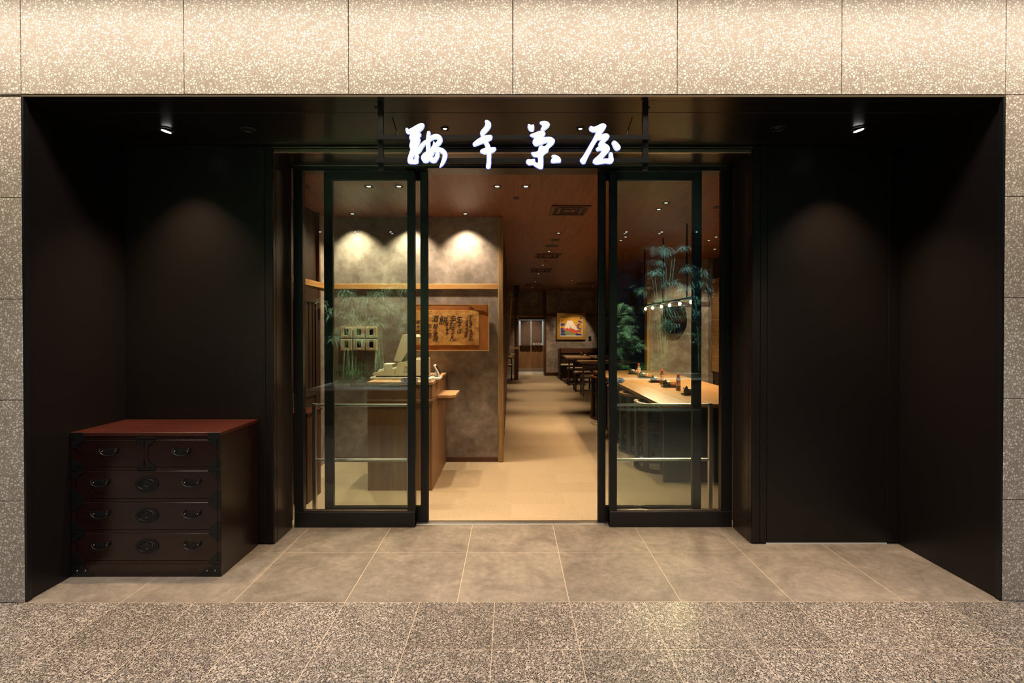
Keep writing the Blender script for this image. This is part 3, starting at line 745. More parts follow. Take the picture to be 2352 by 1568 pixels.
def stroke_mesh(mb, st, f, grow, y0, y1):
    pts = ribbon_poly(st)
    def disc(x, y, r):
        mb.prism([f(x + r * math.cos(2 * PI * k / 14), y + r * math.sin(2 * PI * k / 14)) for k in range(14)], y0, y1)
    for a, b in zip(pts[:-1], pts[1:]):
        d = Vector((b[0] - a[0], b[1] - a[1]))
        if d.length < 1e-3: continue
        d.normalize(); n = Vector((-d.y, d.x)); ra, rb = a[2] / 2 + grow, b[2] / 2 + grow
        mb.prism([f(a[0] + n.x * ra, a[1] + n.y * ra), f(b[0] + n.x * rb, b[1] + n.y * rb), f(b[0] - n.x * rb, b[1] - n.y * rb), f(a[0] - n.x * ra, a[1] - n.y * ra)], y0, y1)
    for p in pts: disc(p[0], p[1], p[2] / 2 + grow)
ch1 = [[(150, 390, 60), (195, 455, 110), (300, 410, 112), (420, 340, 112), (520, 292, 108), (552, 290, 95)],
       [(520, 340, 110), (430, 430, 100), (330, 510, 115), (275, 590, 110), (268, 630, 80)],
       [(300, 575, 100), (400, 535, 100), (460, 525, 100)], [(470, 550, 80), (380, 640, 115), (310, 720, 120), (282, 820, 120), (290, 860, 100)],
       [(290, 850, 120), (380, 740, 160), (440, 670, 100)], [(440, 660, 100), (395, 780, 130), (310, 860, 120)],
       [(340, 870, 130), (290, 1000, 130), (240, 1140, 120), (235, 1195, 120)], [(240, 1215, 130), (330, 1228, 112), (390, 1225, 105), (398, 1150, 95), (402, 1080, 100)],
       [(370, 1000, 140), (460, 930, 110), (550, 800, 92), (640, 715, 85), (690, 690, 70)], [(330, 880, 140), (420, 890, 100)],
       [(713, 475, 72), (700, 600, 85), (695, 760, 95), (700, 900, 95), (705, 980, 100)],
       [(730, 650, 100), (840, 585, 108), (940, 578, 112), (1002, 635, 115), (980, 730, 108), (900, 805, 100), (850, 850, 100)], [(845, 715, 18), (856, 770, 50), (860, 830, 90)],
       [(840, 860, 100), (800, 950, 130), (700, 1000, 110), (600, 1080, 115), (580, 1140, 110), (640, 1195, 112), (720, 1130, 105), (790, 1000, 120)],
       [(770, 1150, 120), (850, 1196, 112), (920, 1120, 100), (940, 1000, 92), (930, 930, 100)],
       [(870, 925, 100), (990, 915, 108), (1085, 960, 110), (1137, 1050, 112), (1110, 1180, 100), (1060, 1290, 72), (1005, 1370, 16)]]
ch2 = [[(525, 190, 70), (572, 262, 140), (525, 370, 125), (435, 470, 118), (425, 540, 90), (455, 620, 100), (520, 740, 100), (568, 850, 112), (588, 960, 110), (594, 1100, 102), (588, 1250, 105), (575, 1355, 112)],
       [(222, 775, 92), (350, 700, 140), (500, 640, 160), (600, 605, 130), (635, 590, 85)], [(405, 955, 72), (480, 952, 135), (600, 940, 150), (695, 912, 105), (738, 890, 62)]]
ch3 = [[(255, 270), (285, 262), (350, 292), (402, 262), (418, 340), (400, 420), (355, 440), (300, 420), (258, 340)],
       [(565, 195), (690, 180), (770, 200), (820, 260), (800, 310), (720, 380), (650, 428), (580, 395), (645, 290), (565, 250)],
       [(285, 540), (450, 480), (560, 430), (660, 435), (705, 490), (690, 540), (630, 605), (760, 590), (860, 595), (945, 660), (945, 700), (900, 780), (775, 880), (785, 930), (750, 980), (640, 1050), (652, 1200), (645, 1380), (620, 1415), (560, 1415), (440, 1350), (390, 1300), (290, 1320), (250, 1300), (205, 1220), (250, 1160), (330, 1175), (430, 1155), (440, 1200), (425, 1240), (525, 1275), (525, 1100), (430, 1100), (380, 1060), (335, 985), (430, 985), (520, 960), (535, 870), (555, 825), (605, 805), (690, 850), (790, 720), (700, 730), (600, 780), (440, 825), (380, 720), (390, 670), (440, 605), (380, 595)],
       [(862, 1065), (950, 1052), (1030, 1085), (1085, 1130), (1110, 1200), (1085, 1245), (980, 1245), (880, 1255), (850, 1215), (865, 1160), (905, 1125)]]
ch4 = [[(385, 350), (410, 315), (440, 315), (490, 335), (560, 320), (700, 245), (760, 243), (820, 290), (815, 330), (750, 430), (675, 545), (760, 510), (850, 505), (905, 560), (890, 610), (820, 680), (750, 745), (840, 780), (900, 840), (915, 910), (880, 970), (800, 1050), (705, 1165), (800, 1150), (895, 1155), (905, 990), (945, 985), (985, 1010), (990, 1080), (1010, 1180), (1000, 1220), (940, 1280), (870, 1275), (800, 1265), (680, 1285), (545, 1300), (490, 1250), (480, 1200), (520, 1150), (640, 1050), (715, 950), (680, 930), (630, 930), (600, 945), (565, 910), (575, 870), (620, 845), (670, 835), (640, 820), (630, 770), (650, 720), (705, 655), (640, 660), (600, 655), (560, 710), (480, 850), (420, 970), (350, 1100), (275, 1275), (210, 1290), (150, 1220), (150, 1170), (200, 1120), (300, 960), (390, 800), (480, 650), (580, 440), (490, 460), (400, 420)],
       [(985, 710), (1020, 685), (1070, 705), (1140, 770), (1195, 850), (1175, 910), (1110, 935), (1060, 920), (1025, 870), (975, 750)]]
for strokes, polys, o in ((ch1, None, (920, 260, 11.2)), (ch2, None, (1070, 260, 11.2)), (None, ch3, (1190, 260, 11.2)), (None, ch4, (1320, 260, 11.2))):
    f = crop(*o)
    fa, fb = MB(), MB()
    if strokes:
        for st in strokes:
            stroke_mesh(fa, st, f, 0, YLT + 0.008, YLT + 0.013); stroke_mesh(fb, st, f, 14, YLT + 0.013, YLT + 0.017)
    else:
        for pl in polys:
            w = smooth_poly([f(*q) for q in pl], 2)
            fa.prism(w, YLT + 0.008, YLT + 0.013); fb.prism(offset(w, 14 / 11.2 * 0.00236), YLT + 0.013, YLT + 0.017)
    lt_ = fa.build('letter', M_sign, sg)
    fb.build('letter_glow_plate', M_signb, lt_)  # larger plate added behind the letter, its blue glow drawn as a rim
    q_ = f(650, 800)
    attach(area('halo_light', (q_[0], YLT + 0.021, q_[1]), 0.2, 7, (0.30, 0.42, 1.0), rot=(-PI / 2, 0, 0)), sg)

# ------------------------------------------------------------------ red lacquer chest with iron fittings
CX0, CX1, CY0, CY1, CZ = -2.592, -1.711, 2.966, 3.400, 0.853
chest = thing('drawer_chest', 'dark red lacquered drawer chest with black iron fittings in the porch corner', 'chest', ((CX0 + CX1) / 2, (CY0 + CY1) / 2, 0))
u = CZ / 1240.0                     # metres per measured unit of the chest front
def cx(v): return CX0 + (v - 78) / 1292.0 * (CX1 - CX0)
def cz(v): return (1435 - v) * u
yf = CY0 + 0.012
MB().box(CX0, CX1, yf + 0.006, CY1, 0.0, CZ - 0.024).build('carcass', M_lacz, chest)
MB().box(CX0 - 0.001, CX1 + 0.001, CY0, CY1, CZ - 0.023, CZ, 0.002).build('top_board', M_lactop, chest)
for a, b in ((78, 116), (1340, 1370)):
    MB().box(cx(a), cx(b), CY0 + 0.004, yf + 0.006, cz(1325), CZ - 0.024).build('side_rail', M_lacz, chest)
for a, b in ((230, 255), (495, 522), (765, 792), (1033, 1058), (1300, 1325)):
    MB().box(cx(117), cx(1339), CY0 + 0.004, yf + 0.006, cz(b), cz(a)).build('rail', M_lac, chest)
MB().box(cx(710), cx(738), CY0 + 0.004, yf + 0.006, cz(495), cz(256)).build('divider', M_lacz, chest)
MB().box(CX0, CX1, CY0 + 0.001, yf + 0.006, 0, cz(1326)).build('plinth', M_lac, chest)
def corner(parent, x, z, sx, sz, s=1.0, y=None):
    pts = [(0, 0), (.052, 0), (.052, .007), (.044, .010), (.043, .016), (.034, .017), (.030, .024), (.022, .024), (.019, .033), (.012, .035), (.010, .044), (.006, .05), (0, .05)]
    yy = CY0 if y is None else y
    return MB().prism([(x + sx * a * s, z + sz * b * s) for a, b in pts], yy - 0.0015, yy + 0.002).build('corner_plate', M_iron, parent)
def drawer(x0, x1, z0, z1, handles, lock):
    d = MB().box(x0 + 0.002, x1 - 0.002, CY0 + 0.003, yf + 0.004, z0 + 0.002, z1 - 0.002, 0.0015).build('drawer', M_lac, chest)
    WL[d.name] = world_loc(chest)
    for x in handles:
        zc = (z0 + z1) / 2 + 0.01
        n = 22; w, h = 0.050, 0.030
        plate = [(x - w, zc + 0.014)] + [(x - w + 2 * w * i / n, zc + 0.016 + 0.004 * (i % 3 == 1)) for i in range(n + 1)] + [(x + w * math.cos(a), zc + 0.012 - (h + 0.002 * (k % 2)) * math.sin(a)) for k, a in enumerate([PI * j / 18 for j in range(19)])]
        hp = MB().prism(plate, CY0 - 0.001, CY0 + 0.004).build('handle', M_iron, d)
        hb = MB()
        hb.tube([(x + 0.050 * math.cos(a), CY0 - 0.010 - 0.006 * math.sin(-a), zc + 0.014 + 0.033 * math.sin(a)) for a in [PI + PI * j / 14 for j in range(15)]], 0.0034, 7)
        hb.tube([(x - 0.05, CY0 - 0.009, zc + 0.014), (x - 0.043, CY0 - 0.012, zc + 0.023)], 0.0034, 6).tube([(x + 0.05, CY0 - 0.009, zc + 0.014), (x + 0.043, CY0 - 0.012, zc + 0.023)], 0.0034, 6)
        hb.build('handle_bail', M_iron2, d)
        MB().lathe([(0, -0.008), (0.004, -0.006), (0.005, 0.0)], (x - 0.038, CY0 - 0.002, zc + 0.004), 8, 'Y').lathe([(0, -0.008), (0.004, -0.006), (0.005, 0.0)], (x + 0.038, CY0 - 0.002, zc + 0.004), 8, 'Y').build('handle_stud', M_nail, d)
    if lock:
        x, zc = (cx(731)), (z0 + z1) / 2 + 0.005
        W_, H_ = 0.0665, 0.0435
        MB().prism([(x + (W_ + 0.0025 * (k % 2)) * math.cos(2 * PI * k / 44), zc + (H_ + 0.0025 * (k % 2)) * math.sin(2 * PI * k / 44)) for k in range(44)], CY0 - 0.003, CY0 + 0.004).build('lock_plate', M_iron, d)
        q = MB(); q.tube([(x + 0.052 * math.cos(2 * PI * k / 28), CY0 - 0.005, zc + 0.031 * math.sin(2 * PI * k / 28)) for k in range(29)], 0.0022, 6)
        q.build('lock_ring', M_iron2, d)
        q = MB()
        rnd = random.Random(3)
        for _ in range(5):
            a0 = rnd.uniform(0, 2 * PI); q.tube([(x + rnd.uniform(-.005, .005) + (0.012 + 0.006 * k) * math.cos(a0 + k * 0.45), CY0 - 0.004, zc + (0.008 + 0.004 * k) * math.sin(a0 + k * 0.45)) for k in range(6)], 0.0016, 5)
        q.build('lock_relief', M_iron2, d)
    return d
D = []
dz = [(495, 257), (765, 524), (1033, 794), (1300, 1060)]
drawer(cx(117), cx(709), cz(495), cz(257), [cx(412)], False)
drawer(cx(739), cx(1339), cz(495), cz(257), [cx(1036)], False)
for a, b in dz[1:]:
    drawer(cx(117), cx(1339), cz(a), cz(b), [cx(335), cx(1120)], True)
for a, b in dz:
    for zz, s in ((cz(a), 1), (cz(b), -1)):
        corner(chest, cx(117), zz, 1, s); corner(chest, cx(1339), zz, -1, s)
for xx, s in ((cx(709), -1), (cx(739), 1)):
    corner(chest, xx, cz(495), s, 1, 0.9); corner(chest, xx, cz(257), s, -1, 0.9)
for a, b in dz:   # iron straps along the rails and stiles at the corners
    for xa, xb in ((cx(80), cx(117)), (cx(1339), cx(1368))):
        for zz, s in ((cz(a), 1), (cz(b), -1)):
            MB().box(xa, xb, CY0 + 0.0015, CY0 + 0.0045, min(zz, zz + s * 0.05), max(zz, zz + s * 0.05)).build('strap', M_iron, chest)
for a, b in ((195, 257), (495, 524), (765, 794), (1033, 1060), (1300, 1325)):
    for xa, xb in ((cx(80), cx(190)), (cx(1262), cx(1368))):
        MB().box(xa, xb, CY0 - 0.0008, CY0 + 0.0042, cz(b) + 0.001, cz(a) - 0.001).build('strap', M_iron, chest)
for zz in (cz(240), cz(508)):
    MB().box(cx(650), cx(800), CY0 + 0.001, CY0 + 0.0042, zz - 0.008, zz + 0.008).build('strap', M_iron, chest)
for s, xx in ((1, CX0 - 0.0005), (-1, CX1 + 0.0005)):
    MB().prism([(xx, 0.001), (xx + s * 0.135, 0.001), (xx + s * 0.128, 0.02), (xx + s * 0.105, 0.035), (xx + s * 0.10, 0.052), (xx + s * 0.06, 0.06), (xx + s * 0.05, 0.072), (xx, 0.074)], CY0 - 0.001, CY0 + 0.003).build('foot_plate', M_iron, chest)
    for k in (0.035, 0.083):
        MB().lathe([(0, -0.006), (0.005, -0.004), (0.007, 0)], (xx + s * k, CY0 - 0.0005, 0.036), 10, 'Y').build('nail', M_nail, chest)

# ------------------------------------------------------------------ guard rails inside the doors
def guard(x0, x1, label, g):
    t = thing('guard_rail', label, 'guard rail', ((x0 + x1) / 2, 3.95, 0), 0, None)
    r = 0.015
    for x in (x0, x1):
        MB().box(x - r, x + r, 3.935, 3.965, 0.0, 0.879, 0.003).build('post', M_steel, t)
        MB().box(x - 0.035, x + 0.035, 3.925, 3.975, 0, 0.005).build('base_plate', M_steel, t)
    for z in (0.866, 0.437):
        MB().box(x0 + r, x1 - r, 3.937, 3.963, z - 0.009, z + 0.009, 0.003).build('rail', M_steel, t)
    return t
guard(-1.54, -0.80, 'polished steel guard rail standing behind the left sliding door', None)
guard(0.80, 1.563, 'polished steel guard rail standing behind the right sliding door', None)

# ------------------------------------------------------------------ cash counter
KX0, KX1, KY0, KY1 = -1.303, -0.708, 4.55, 5.53
ct = thing('cash_counter', 'tall brown wood cash counter with raised top standing against the plaster wall', 'counter', (-1.0, 5.05, 0))
MB().box(KX0 + 0.006, KX1 - 0.006, KY0 + 0.006, KY1, 0.0, 0.79).build('body', M_counter, ct)
MB().box(KX0, KX1, KY0, KY1, 0.791, 0.822, 0.002).build('ledge', M_counter, ct)
MB().box(KX0 + 0.004, KX1 - 0.004, KY0 + 0.004, KY1, 0.823, 0.957).build('riser', M_counter, ct)
MB().box(KX0, KX1, KY0, KY1, 0.958, 0.984, 0.002).build('top', M_ctop, ct)
sa, sb = P(1011, 905, 4.95), P(1054, 893, 5.3)
MB().prism([(KX1 + 0.001, 4.86), (KX1 + 0.13, 4.86), (KX1 + 0.168, 4.90), (KX1 + 0.168, 5.27), (KX1 + 0.001, 5.27)], 0.797, 0.822, 'Z').build('bag_shelf', M_ctop, ct)
MB().prism([(KX1 + 0.001, 4.87), (KX1 + 0.125, 4.87), (KX1 + 0.155, 4.90), (KX1 + 0.155, 5.26), (KX1 + 0.001, 5.26)], 0.775, 0.7965, 'Z').build('shelf_bracket', M_counter, ct)
# register
KT = 0.984
def yx(px): return X(px, 4.83, 850)
rg = thing('cash_register', 'cream cash register with a tilted display on the cash counter', 'cash register', (yx(915), 4.95, KT))
MB().box(yx(853), yx(976), 4.78, 5.2, KT + 0.001, KT + 0.02, 0.002).build('drawer_base', M_cream2, rg)
MB().box(yx(866), yx(974), 4.80, 5.18, KT + 0.0205, KT + 0.032).build('plinth', M_blk, rg)
MB().prism([(yx(860), KT + 0.034), (yx(907.5), KT + 0.034), (yx(907.5), KT + 0.095), (yx(901), KT + 0.105), (yx(857), KT + 0.055)], 4.80, 5.14).build('keyboard', M_cream, rg)
for i in range(6):
    for j in range(5):
        xk = yx(868) + i * 0.021; MB().box(xk, xk + 0.015, 4.84 + j * 0.05, 4.88 + j * 0.05, KT + 0.063 + (xk - yx(857)) * 0.28, KT + 0.072 + (xk - yx(857)) * 0.28).build('key', M_wplast, rg)
MB().box(yx(881), yx(901), 4.83, 4.98, KT + 0.08, KT + 0.145, 0.004).build('receipt_printer', M_cream2, rg)
MB().prism([(yx(908), KT + 0.034), (yx(975), KT + 0.034), (yx(975), KT + 0.185), (yx(944), KT + 0.185), (yx(930), KT + 0.165), (yx(915), KT + 0.155)], 4.80, 5.18).build('body', M_cream, rg)
MB().box(yx(926), yx(946), 4.9, 5.02, KT + 0.165, KT + 0.28, 0.006).build('neck', M_cream2, rg)
ds = MB().prism([(yx(904), KT + 0.175), (yx(921), KT + 0.163), (yx(956), KT + 0.40), (yx(952), KT + 0.425), (yx(924), KT + 0.425)], 4.84, 5.1).build('display', M_cream, rg)
tri = MB().prism([(yx(927), KT + 0.083), (yx(951), KT + 0.083), (yx(939), KT + 0.165)], 4.798, 4.7995).build('caution_label', M_paperw, rg)
WL[tri.name] = world_loc(rg)
text('注意', 0.042, M_red, tri, (yx(938.5), 4.797, KT + 0.108), ext=0.0002, name='red_lettering')
text('取扱注意', 0.017, M_blue, tri, (yx(936), 4.797, KT + 0.073), ext=0.0002, name='blue_lettering')
cdt = thing('card_terminal', 'small white card terminal with black screen leaning at the counter corner', 'card terminal', (yx(1002), 4.83, KT))
MB().box(X(984, 4.75), X(1012, 4.75), 4.74, 4.86, KT + 0.001, KT + 0.022, 0.004).build('base', M_wplast, cdt)
MB().box(X(997, 4.78), X(1004, 4.78), 4.78, 4.84, KT + 0.0225, KT + 0.07, 0.004).build('stand', M_wplast, cdt)
rotm = Matrix.Rotation(R(-28), 3, 'Y')
MB().box(X(1003, 4.78) - 0.008, X(1003, 4.78) + 0.008, 4.765, 4.855, KT + 0.035, KT + 0.145, 0.004, rot=rotm).build('handset', M_wplast, cdt)
MB().box(X(1003, 4.78) + 0.0085, X(1003, 4.78) + 0.0115, 4.772, 4.848, KT + 0.045, KT + 0.135, 0, rot=rotm).build('screen', M_blk, cdt)
cash = thing('cash_tray', 'pale tray with black pen clip in front of the card terminal', 'tray', (X(988, 4.66), 4.66, KT))
MB().box(X(972, 4.66), X(993, 4.66), 4.60, 4.72, KT + 0.001, KT + 0.03, 0.004).build('dish', M_cream2, cash)
MB().tube([(X(984, 4.66), 4.65, KT + 0.031), (X(989, 4.66), 4.67, KT + 0.05), (X(993, 4.66), 4.7, KT + 0.052), (X(997, 4.66), 4.72, KT + 0.04)], 0.004, 6).build('clip', M_blk, cash)

# low dark red cabinet by the inner left wall
cb = thing('low_cabinet', 'dark red wooden cabinet standing inside behind the left sidelight stile', 'cabinet', (-1.82, 4.35, 0))
MB().box(-1.99, -1.70, 4.2, 4.5, 0, 0.742).build('body', M_dred, cb)
MB().box(-2.0, -1.69, 4.19, 4.51, 0.743, 0.762, 0.002).build('top', M_lactop, cb)
MB().box(-1.97, -1.72, 4.197, 4.1995, 0.05, 0.70).build('front_panel', M_dred, cb)

# ------------------------------------------------------------------ wall pictures and calligraphy
def frm(px, py, label):
    a, b = P(px, py, YW - 0.03), P(px + 26, py + 25.6, YW - 0.03)
    t = thing('picture_frame', label, 'picture frame', ((a.x + b.x) / 2, YW - 0.015, b.z), 0, 'six small woven frames')
    w = b.x - a.x; fx = w * 0.32; 
    m = wood('woven_mount', (0.40, 0.28, 0.16), (0.60, 0.45, 0.28), 'X', 0.6, 'world', 3) if 'woven' not in MATS else MATS['woven']
    MATS['woven'] = m
    MB().box(a.x, a.x + fx, YW - 0.03, YW - 0.002, b.z, a.z, 0.003).box(b.x - fx, b.x, YW - 0.03, YW - 0.002, b.z, a.z, 0.003).box(a.x + fx, b.x - fx, YW - 0.03, YW - 0.002, a.z - 0.026, a.z, 0.003).box(a.x + fx, b.x - fx, YW - 0.03, YW - 0.002, b.z, b.z + 0.028, 0.003).build('mount', m, t)
    MB().box(a.x + fx, b.x - fx, YW - 0.02, YW - 0.012, b.z + 0.028, a.z - 0.026).build('picture', MATS.setdefault('dkg', plain('dark_green_reflection', (0.008, 0.014, 0.009), 0.08, 0, 0.7)), t)  # foliage reflection in the picture put in as dark green colour
    MB().lathe([(0, -0.006), (0.004, -0.004), (0.005, 0)], ((a.x + b.x) / 2, YW - 0.03, a.z - 0.009), 8, 'Y').build('hook', M_nail, t)
for r_, (py, rn) in enumerate(((750.3, 'upper'), (779, 'lower'))):
    for c_, (px, cn) in enumerate(((782.1, 'left'), (811, 'middle'), (839.5, 'right'))):
        frm(px, py, 'small square woven frame with dark centre, %s one of the %s row' % (cn, rn))
cg = thing('calligraphy_panel', 'brown mounted calligraphy sheet with black brush writing on the plaster wall', 'wall hanging', (-0.69, YW - 0.03, 1.22))
a, b = P(935, 698, YW - 0.05), P(1123.7, 805.7, YW - 0.05)
MB().box(a.x, b.x, YW - 0.05, YW - 0.03, b.z, a.z, 0.001).build('mount', M_brown, cg)
MB().box(a.x, b.x, YW - 0.0515, YW - 0.0502, a.z - 0.006, a.z).box(a.x, b.x, YW - 0.0515, YW - 0.0502, b.z, b.z + 0.008).box(b.x - 0.008, b.x, YW - 0.0515, YW - 0.0502, b.z + 0.008, a.z - 0.006).build('worn_edge', M_edge, cg)
MB().box(a.x + 0.2, b.x - 0.2, YW - 0.03, YW - 0.002, b.z + 0.15, a.z - 0.1).build('batten', M_dwood, cg)
a2, b2 = P(941, 713, YW - 0.05), P(1100, 792.4, YW - 0.05)
pp = MB().box(a2.x, b2.x, YW - 0.054, YW - 0.0503, b2.z, a2.z, 0.001).build('paper', M_gold, cg); WL[pp.name] = world_loc(cg)
def fl_(x, y):
    v = P(950 + x / 12.063, 690 + y / 12.063, YW - 0.05); return (v.x, v.z)
MB().prism([fl_(1530, 120), fl_(2030, 125), fl_(2045, 325), fl_(1900, 270), (fl_(1720, 262))], YW - 0.056, YW - 0.0525).build('peeling_flap', M_brown, cg)
def brush(ch, x, y, s, m=None, sx=0.9, sh=0.2, off=0.0003):
    v = fl_(x, y); text(ch, s / 12.063 * 0.00479, m or M_ink, pp, (v[0], YW - 0.0545, v[1]), sx=sx, shear=sh, ext=0.0003, name='brush_character', off=off)
for ch, x, y, s in (('丁', 1565, 490, 170), ('ね', 1578, 598, 90), ('ぎ', 1580, 690, 130), ('ょ', 1582, 800, 110), ('う', 1578, 885, 120), ('ど', 1575, 965, 130), ('ん', 1575, 1055, 170),
                    ('生', 1262, 530, 200), ('そ', 1262, 700, 150), ('ば', 1262, 855, 150), ('手', 1075, 540, 210), ('延', 1062, 725, 200), ('う', 1075, 870, 130), ('ど', 1070, 950, 140), ('ん', 1075, 1045, 210),
                    ('餅', 810, 570, 270), ('酒', 590, 520, 200), ('越', 598, 725, 150), ('の', 600, 845, 90), ('寒', 595, 955, 150), ('梅', 600, 1075, 170)):
    brush(ch, x, y, s)
for ch, x, y, s in (('特', 1465, 585, 85), ('選', 1465, 670, 85), ('米', 1465, 785, 95), ('焼', 1455, 890, 95), ('酎', 1440, 985, 100), ('一', 935, 610, 80), ('香', 925, 660, 90), ('の', 920, 750, 60), ('物', 925, 820, 90), ('物', 918, 915, 95),
                    ('荻', 445, 720, 120), ('の', 438, 840, 70), ('茶', 440, 970, 150)):
    brush(ch, x, y, s, sx=0.85, off=0)
for ch, y in (('紫', 600), ('市', 740), ('鶴', 880), ('む', 1000)):
    brush(ch, 120, y, 120, M_ink2, off=0)

# ------------------------------------------------------------------ long communal table and its things
TX0, TX1, TY0, TY1, TZ = 1.41, 2.61, 4.77, 8.70, 0.75
tb = thing('communal_table', 'long honey wood communal table with dark panel legs behind the right sidelight', 'table', (2.0, 6.7, 0))
for i in range(4):
    xa = TX0 + (TX1 - TX0) / 4 * i
    MB().box(xa + 0.0004, xa + (TX1 - TX0) / 4 - 0.0004, TY0, TY1, TZ - 0.035, TZ, 0.0012).build('top_board', M_table, tb)
MB().box(TX0 + 0.50, TX1 - 0.50, TY0 + 0.07, TY1 - 0.10, TZ - 0.10, TZ - 0.036).box(TX0 + 0.03, TX1 - 0.02, TY0 + 0.012, TY0 + 0.019, TZ - 0.10, TZ - 0.036).build('apron', M_dwood, tb)
for ya, yb in ((TY0 + 0.02, TY0 + 0.06), (TY1 - 0.08, TY1 - 0.04)):
    MB().box(TX0 + 0.045, TX1 - 0.03, ya, yb, 0.0, TZ - 0.036).build('leg_panel', plain('black_leg_panel', (0.010, 0.008, 0.008), 0.4), tb)
MB().box(2.02, 2.06, TY0 + 0.07, TY1 - 0.09, 0.0, TZ - 0.101).build('spine', M_dwood, tb)

def cond_tray(y, label):
    x = 1.935
    t = tag(MB().box(-0.085, 0.085, -0.06, 0.06, 0.0, 0.006, 0.002).box(-0.085, 0.085, -0.06, -0.055, 0.006, 0.014).box(-0.085, 0.085, 0.055, 0.06, 0.006, 0.014).box(-0.085, -0.08, -0.055, 0.055, 0.006, 0.014).box(0.08, 0.085, -0.055, 0.055, 0.006, 0.014).build('condiment_tray', MATS.setdefault('tray', plain('black_lacquer_tray', (0.012, 0.010, 0.010), 0.25))), 'black condiment tray, ' + label, 'tray', 'condiment trays on the long table')
    t.location = (x, y, TZ + 0.001)
    z = TZ + 0.0075
    jx, jy = x - 0.05, y - 0.015
    j = thing('soy_sauce_jar', 'dark glazed soy jar with spout on the ' + label, 'jar', (jx, jy, z), 0, 'soy jars on the condiment trays')
    mg = MATS.setdefault('glaze', plain('dark_green_glaze', (0.02, 0.025, 0.018), 0.15))
    MB().lathe([(0.0, 0), (0.022, 0), (0.030, 0.015), (0.031, 0.04), (0.022, 0.062), (0.013, 0.07), (0.013, 0.074)], (jx, jy, z), 16).tube([(jx - 0.02, jy, z + 0.055), (jx - 0.036, jy, z + 0.075)], 0.005, 6).build('body', mg, j)
    MB().lathe([(0.015, 0.0745), (0.016, 0.08), (0.007, 0.085), (0.006, 0.092), (0, 0.094)], (jx, jy, z), 12).build('lid', mg, j)
    jx2, jy2 = x - 0.002, y + 0.03
    j2 = thing('spice_jar', 'small grey jar with white lid on the ' + label, 'jar', (jx2, jy2, z), 0, 'spice jars on the condiment trays')
    MB().lathe([(0.0, 0), (0.026, 0), (0.027, 0.045), (0.024, 0.05), (0, 0.05)], (jx2, jy2, z), 14).build('body', MATS.setdefault('greyjar', plain('grey_jar', (0.16, 0.14, 0.13), 0.25)), j2)
    MB().lathe([(0.0, 0.0505), (0.029, 0.0505), (0.029, 0.058), (0.018, 0.064), (0, 0.066)], (jx2, jy2, z), 14).build('lid', MATS.setdefault('wlid', plain('white_lid', (0.6, 0.57, 0.55), 0.3)), j2)
    jx3, jy3 = x + 0.042, y - 0.012
    j3 = thing('barrel_pot', 'round wooden barrel pot with knobbed lid on the ' + label, 'pot', (jx3, jy3, z), 0, 'barrel pots on the condiment trays')
    mw = MATS.setdefault('barrel', wood('orange_barrel_wood', (0.22, 0.08, 0.02), (0.44, 0.19, 0.06), 'Z', 0.35, 'object', 4))
    MB().lathe([(0.0, 0), (0.030, 0), (0.036, 0.022), (0.034, 0.048), (0.0, 0.048)], (jx3, jy3, z), 18).build('body', mw, j3)
    MB().lathe([(0.0, 0.0485), (0.034, 0.0485), (0.033, 0.056), (0.006, 0.059), (0.005, 0.066), (0, 0.068)], (jx3, jy3, z), 18).build('lid', mw, j3)
for y, w in ((5.427, 'tray nearest the door'), (6.165, 'second tray from the door'), (6.724, 'third tray from the door'), (7.327, 'fourth tray from the door'), (7.95, 'fifth tray, farthest from the door')):
    cond_tray(y, w)
def bottle(x, y, z, label, s=1.0):
    t = thing('sauce_bottle', label, 'bottle', (x, y, z), 0, 'red capped sauce bottles')
    mb = MATS.setdefault('sauce', plain('amber_sauce', (0.13, 0.065, 0.03), 0.1, 0, 0.6))
    MB().lathe([(0, 0), (0.024, 0), (0.026, 0.006), (0.026, 0.125), (0.019, 0.148), (0.013, 0.156), (0.013, 0.164)], (x, y, z), 16).build('body', mb, t)
    MB().lathe([(0, 0.1645), (0.017, 0.1645), (0.0165, 0.19), (0, 0.192)], (x, y, z), 14).build('cap', MATS.setdefault('rcap', plain('red_cap', (0.45, 0.02, 0.02), 0.35)), t)
    lb = MB()
    n = 12
    for k in range(n):
        a0, a1 = PI + 0.15 + (PI - 0.3) * k / n, PI + 0.15 + (PI - 0.3) * (k + 1) / n
        r = 0.0265
        lb.quad((x + r * math.cos(a0), y + r * math.sin(a0), z + 0.055), (x + r * math.cos(a1), y + r * math.sin(a1), z + 0.055), (x + r * math.cos(a1), y + r * math.sin(a1), z + 0.125), (x + r * math.cos(a0), y + r * math.sin(a0), z + 0.125))
    o = lb.build('paper_label', MATS.setdefault('plabel', plain('pale_bottle_label', (0.62, 0.52, 0.36), 0.6)), t); WL[o.name] = world_loc(t)
    MB().box(x - 0.021, x - 0.012, y - 0.0268, y - 0.0235, z + 0.056, z + 0.124).build('red_band', M_red, o)
    for k, c_ in enumerate('七味だれ'):
        text(c_, 0.017, M_ink, o, (x + 0.004, y - 0.0272, z + 0.117 - k * 0.0165), ext=0.0001, name='lettering')
bottle(1.944, 5.855, TZ + 0.0005, 'red capped sauce bottle between the first and second condiment trays')
bottle(1.942, 6.483, TZ + 0.0005, 'red capped sauce bottle between the second and third condiment trays')
bottle(1.93, 7.62, TZ + 0.0005, 'red capped sauce bottle between the two farthest condiment trays')

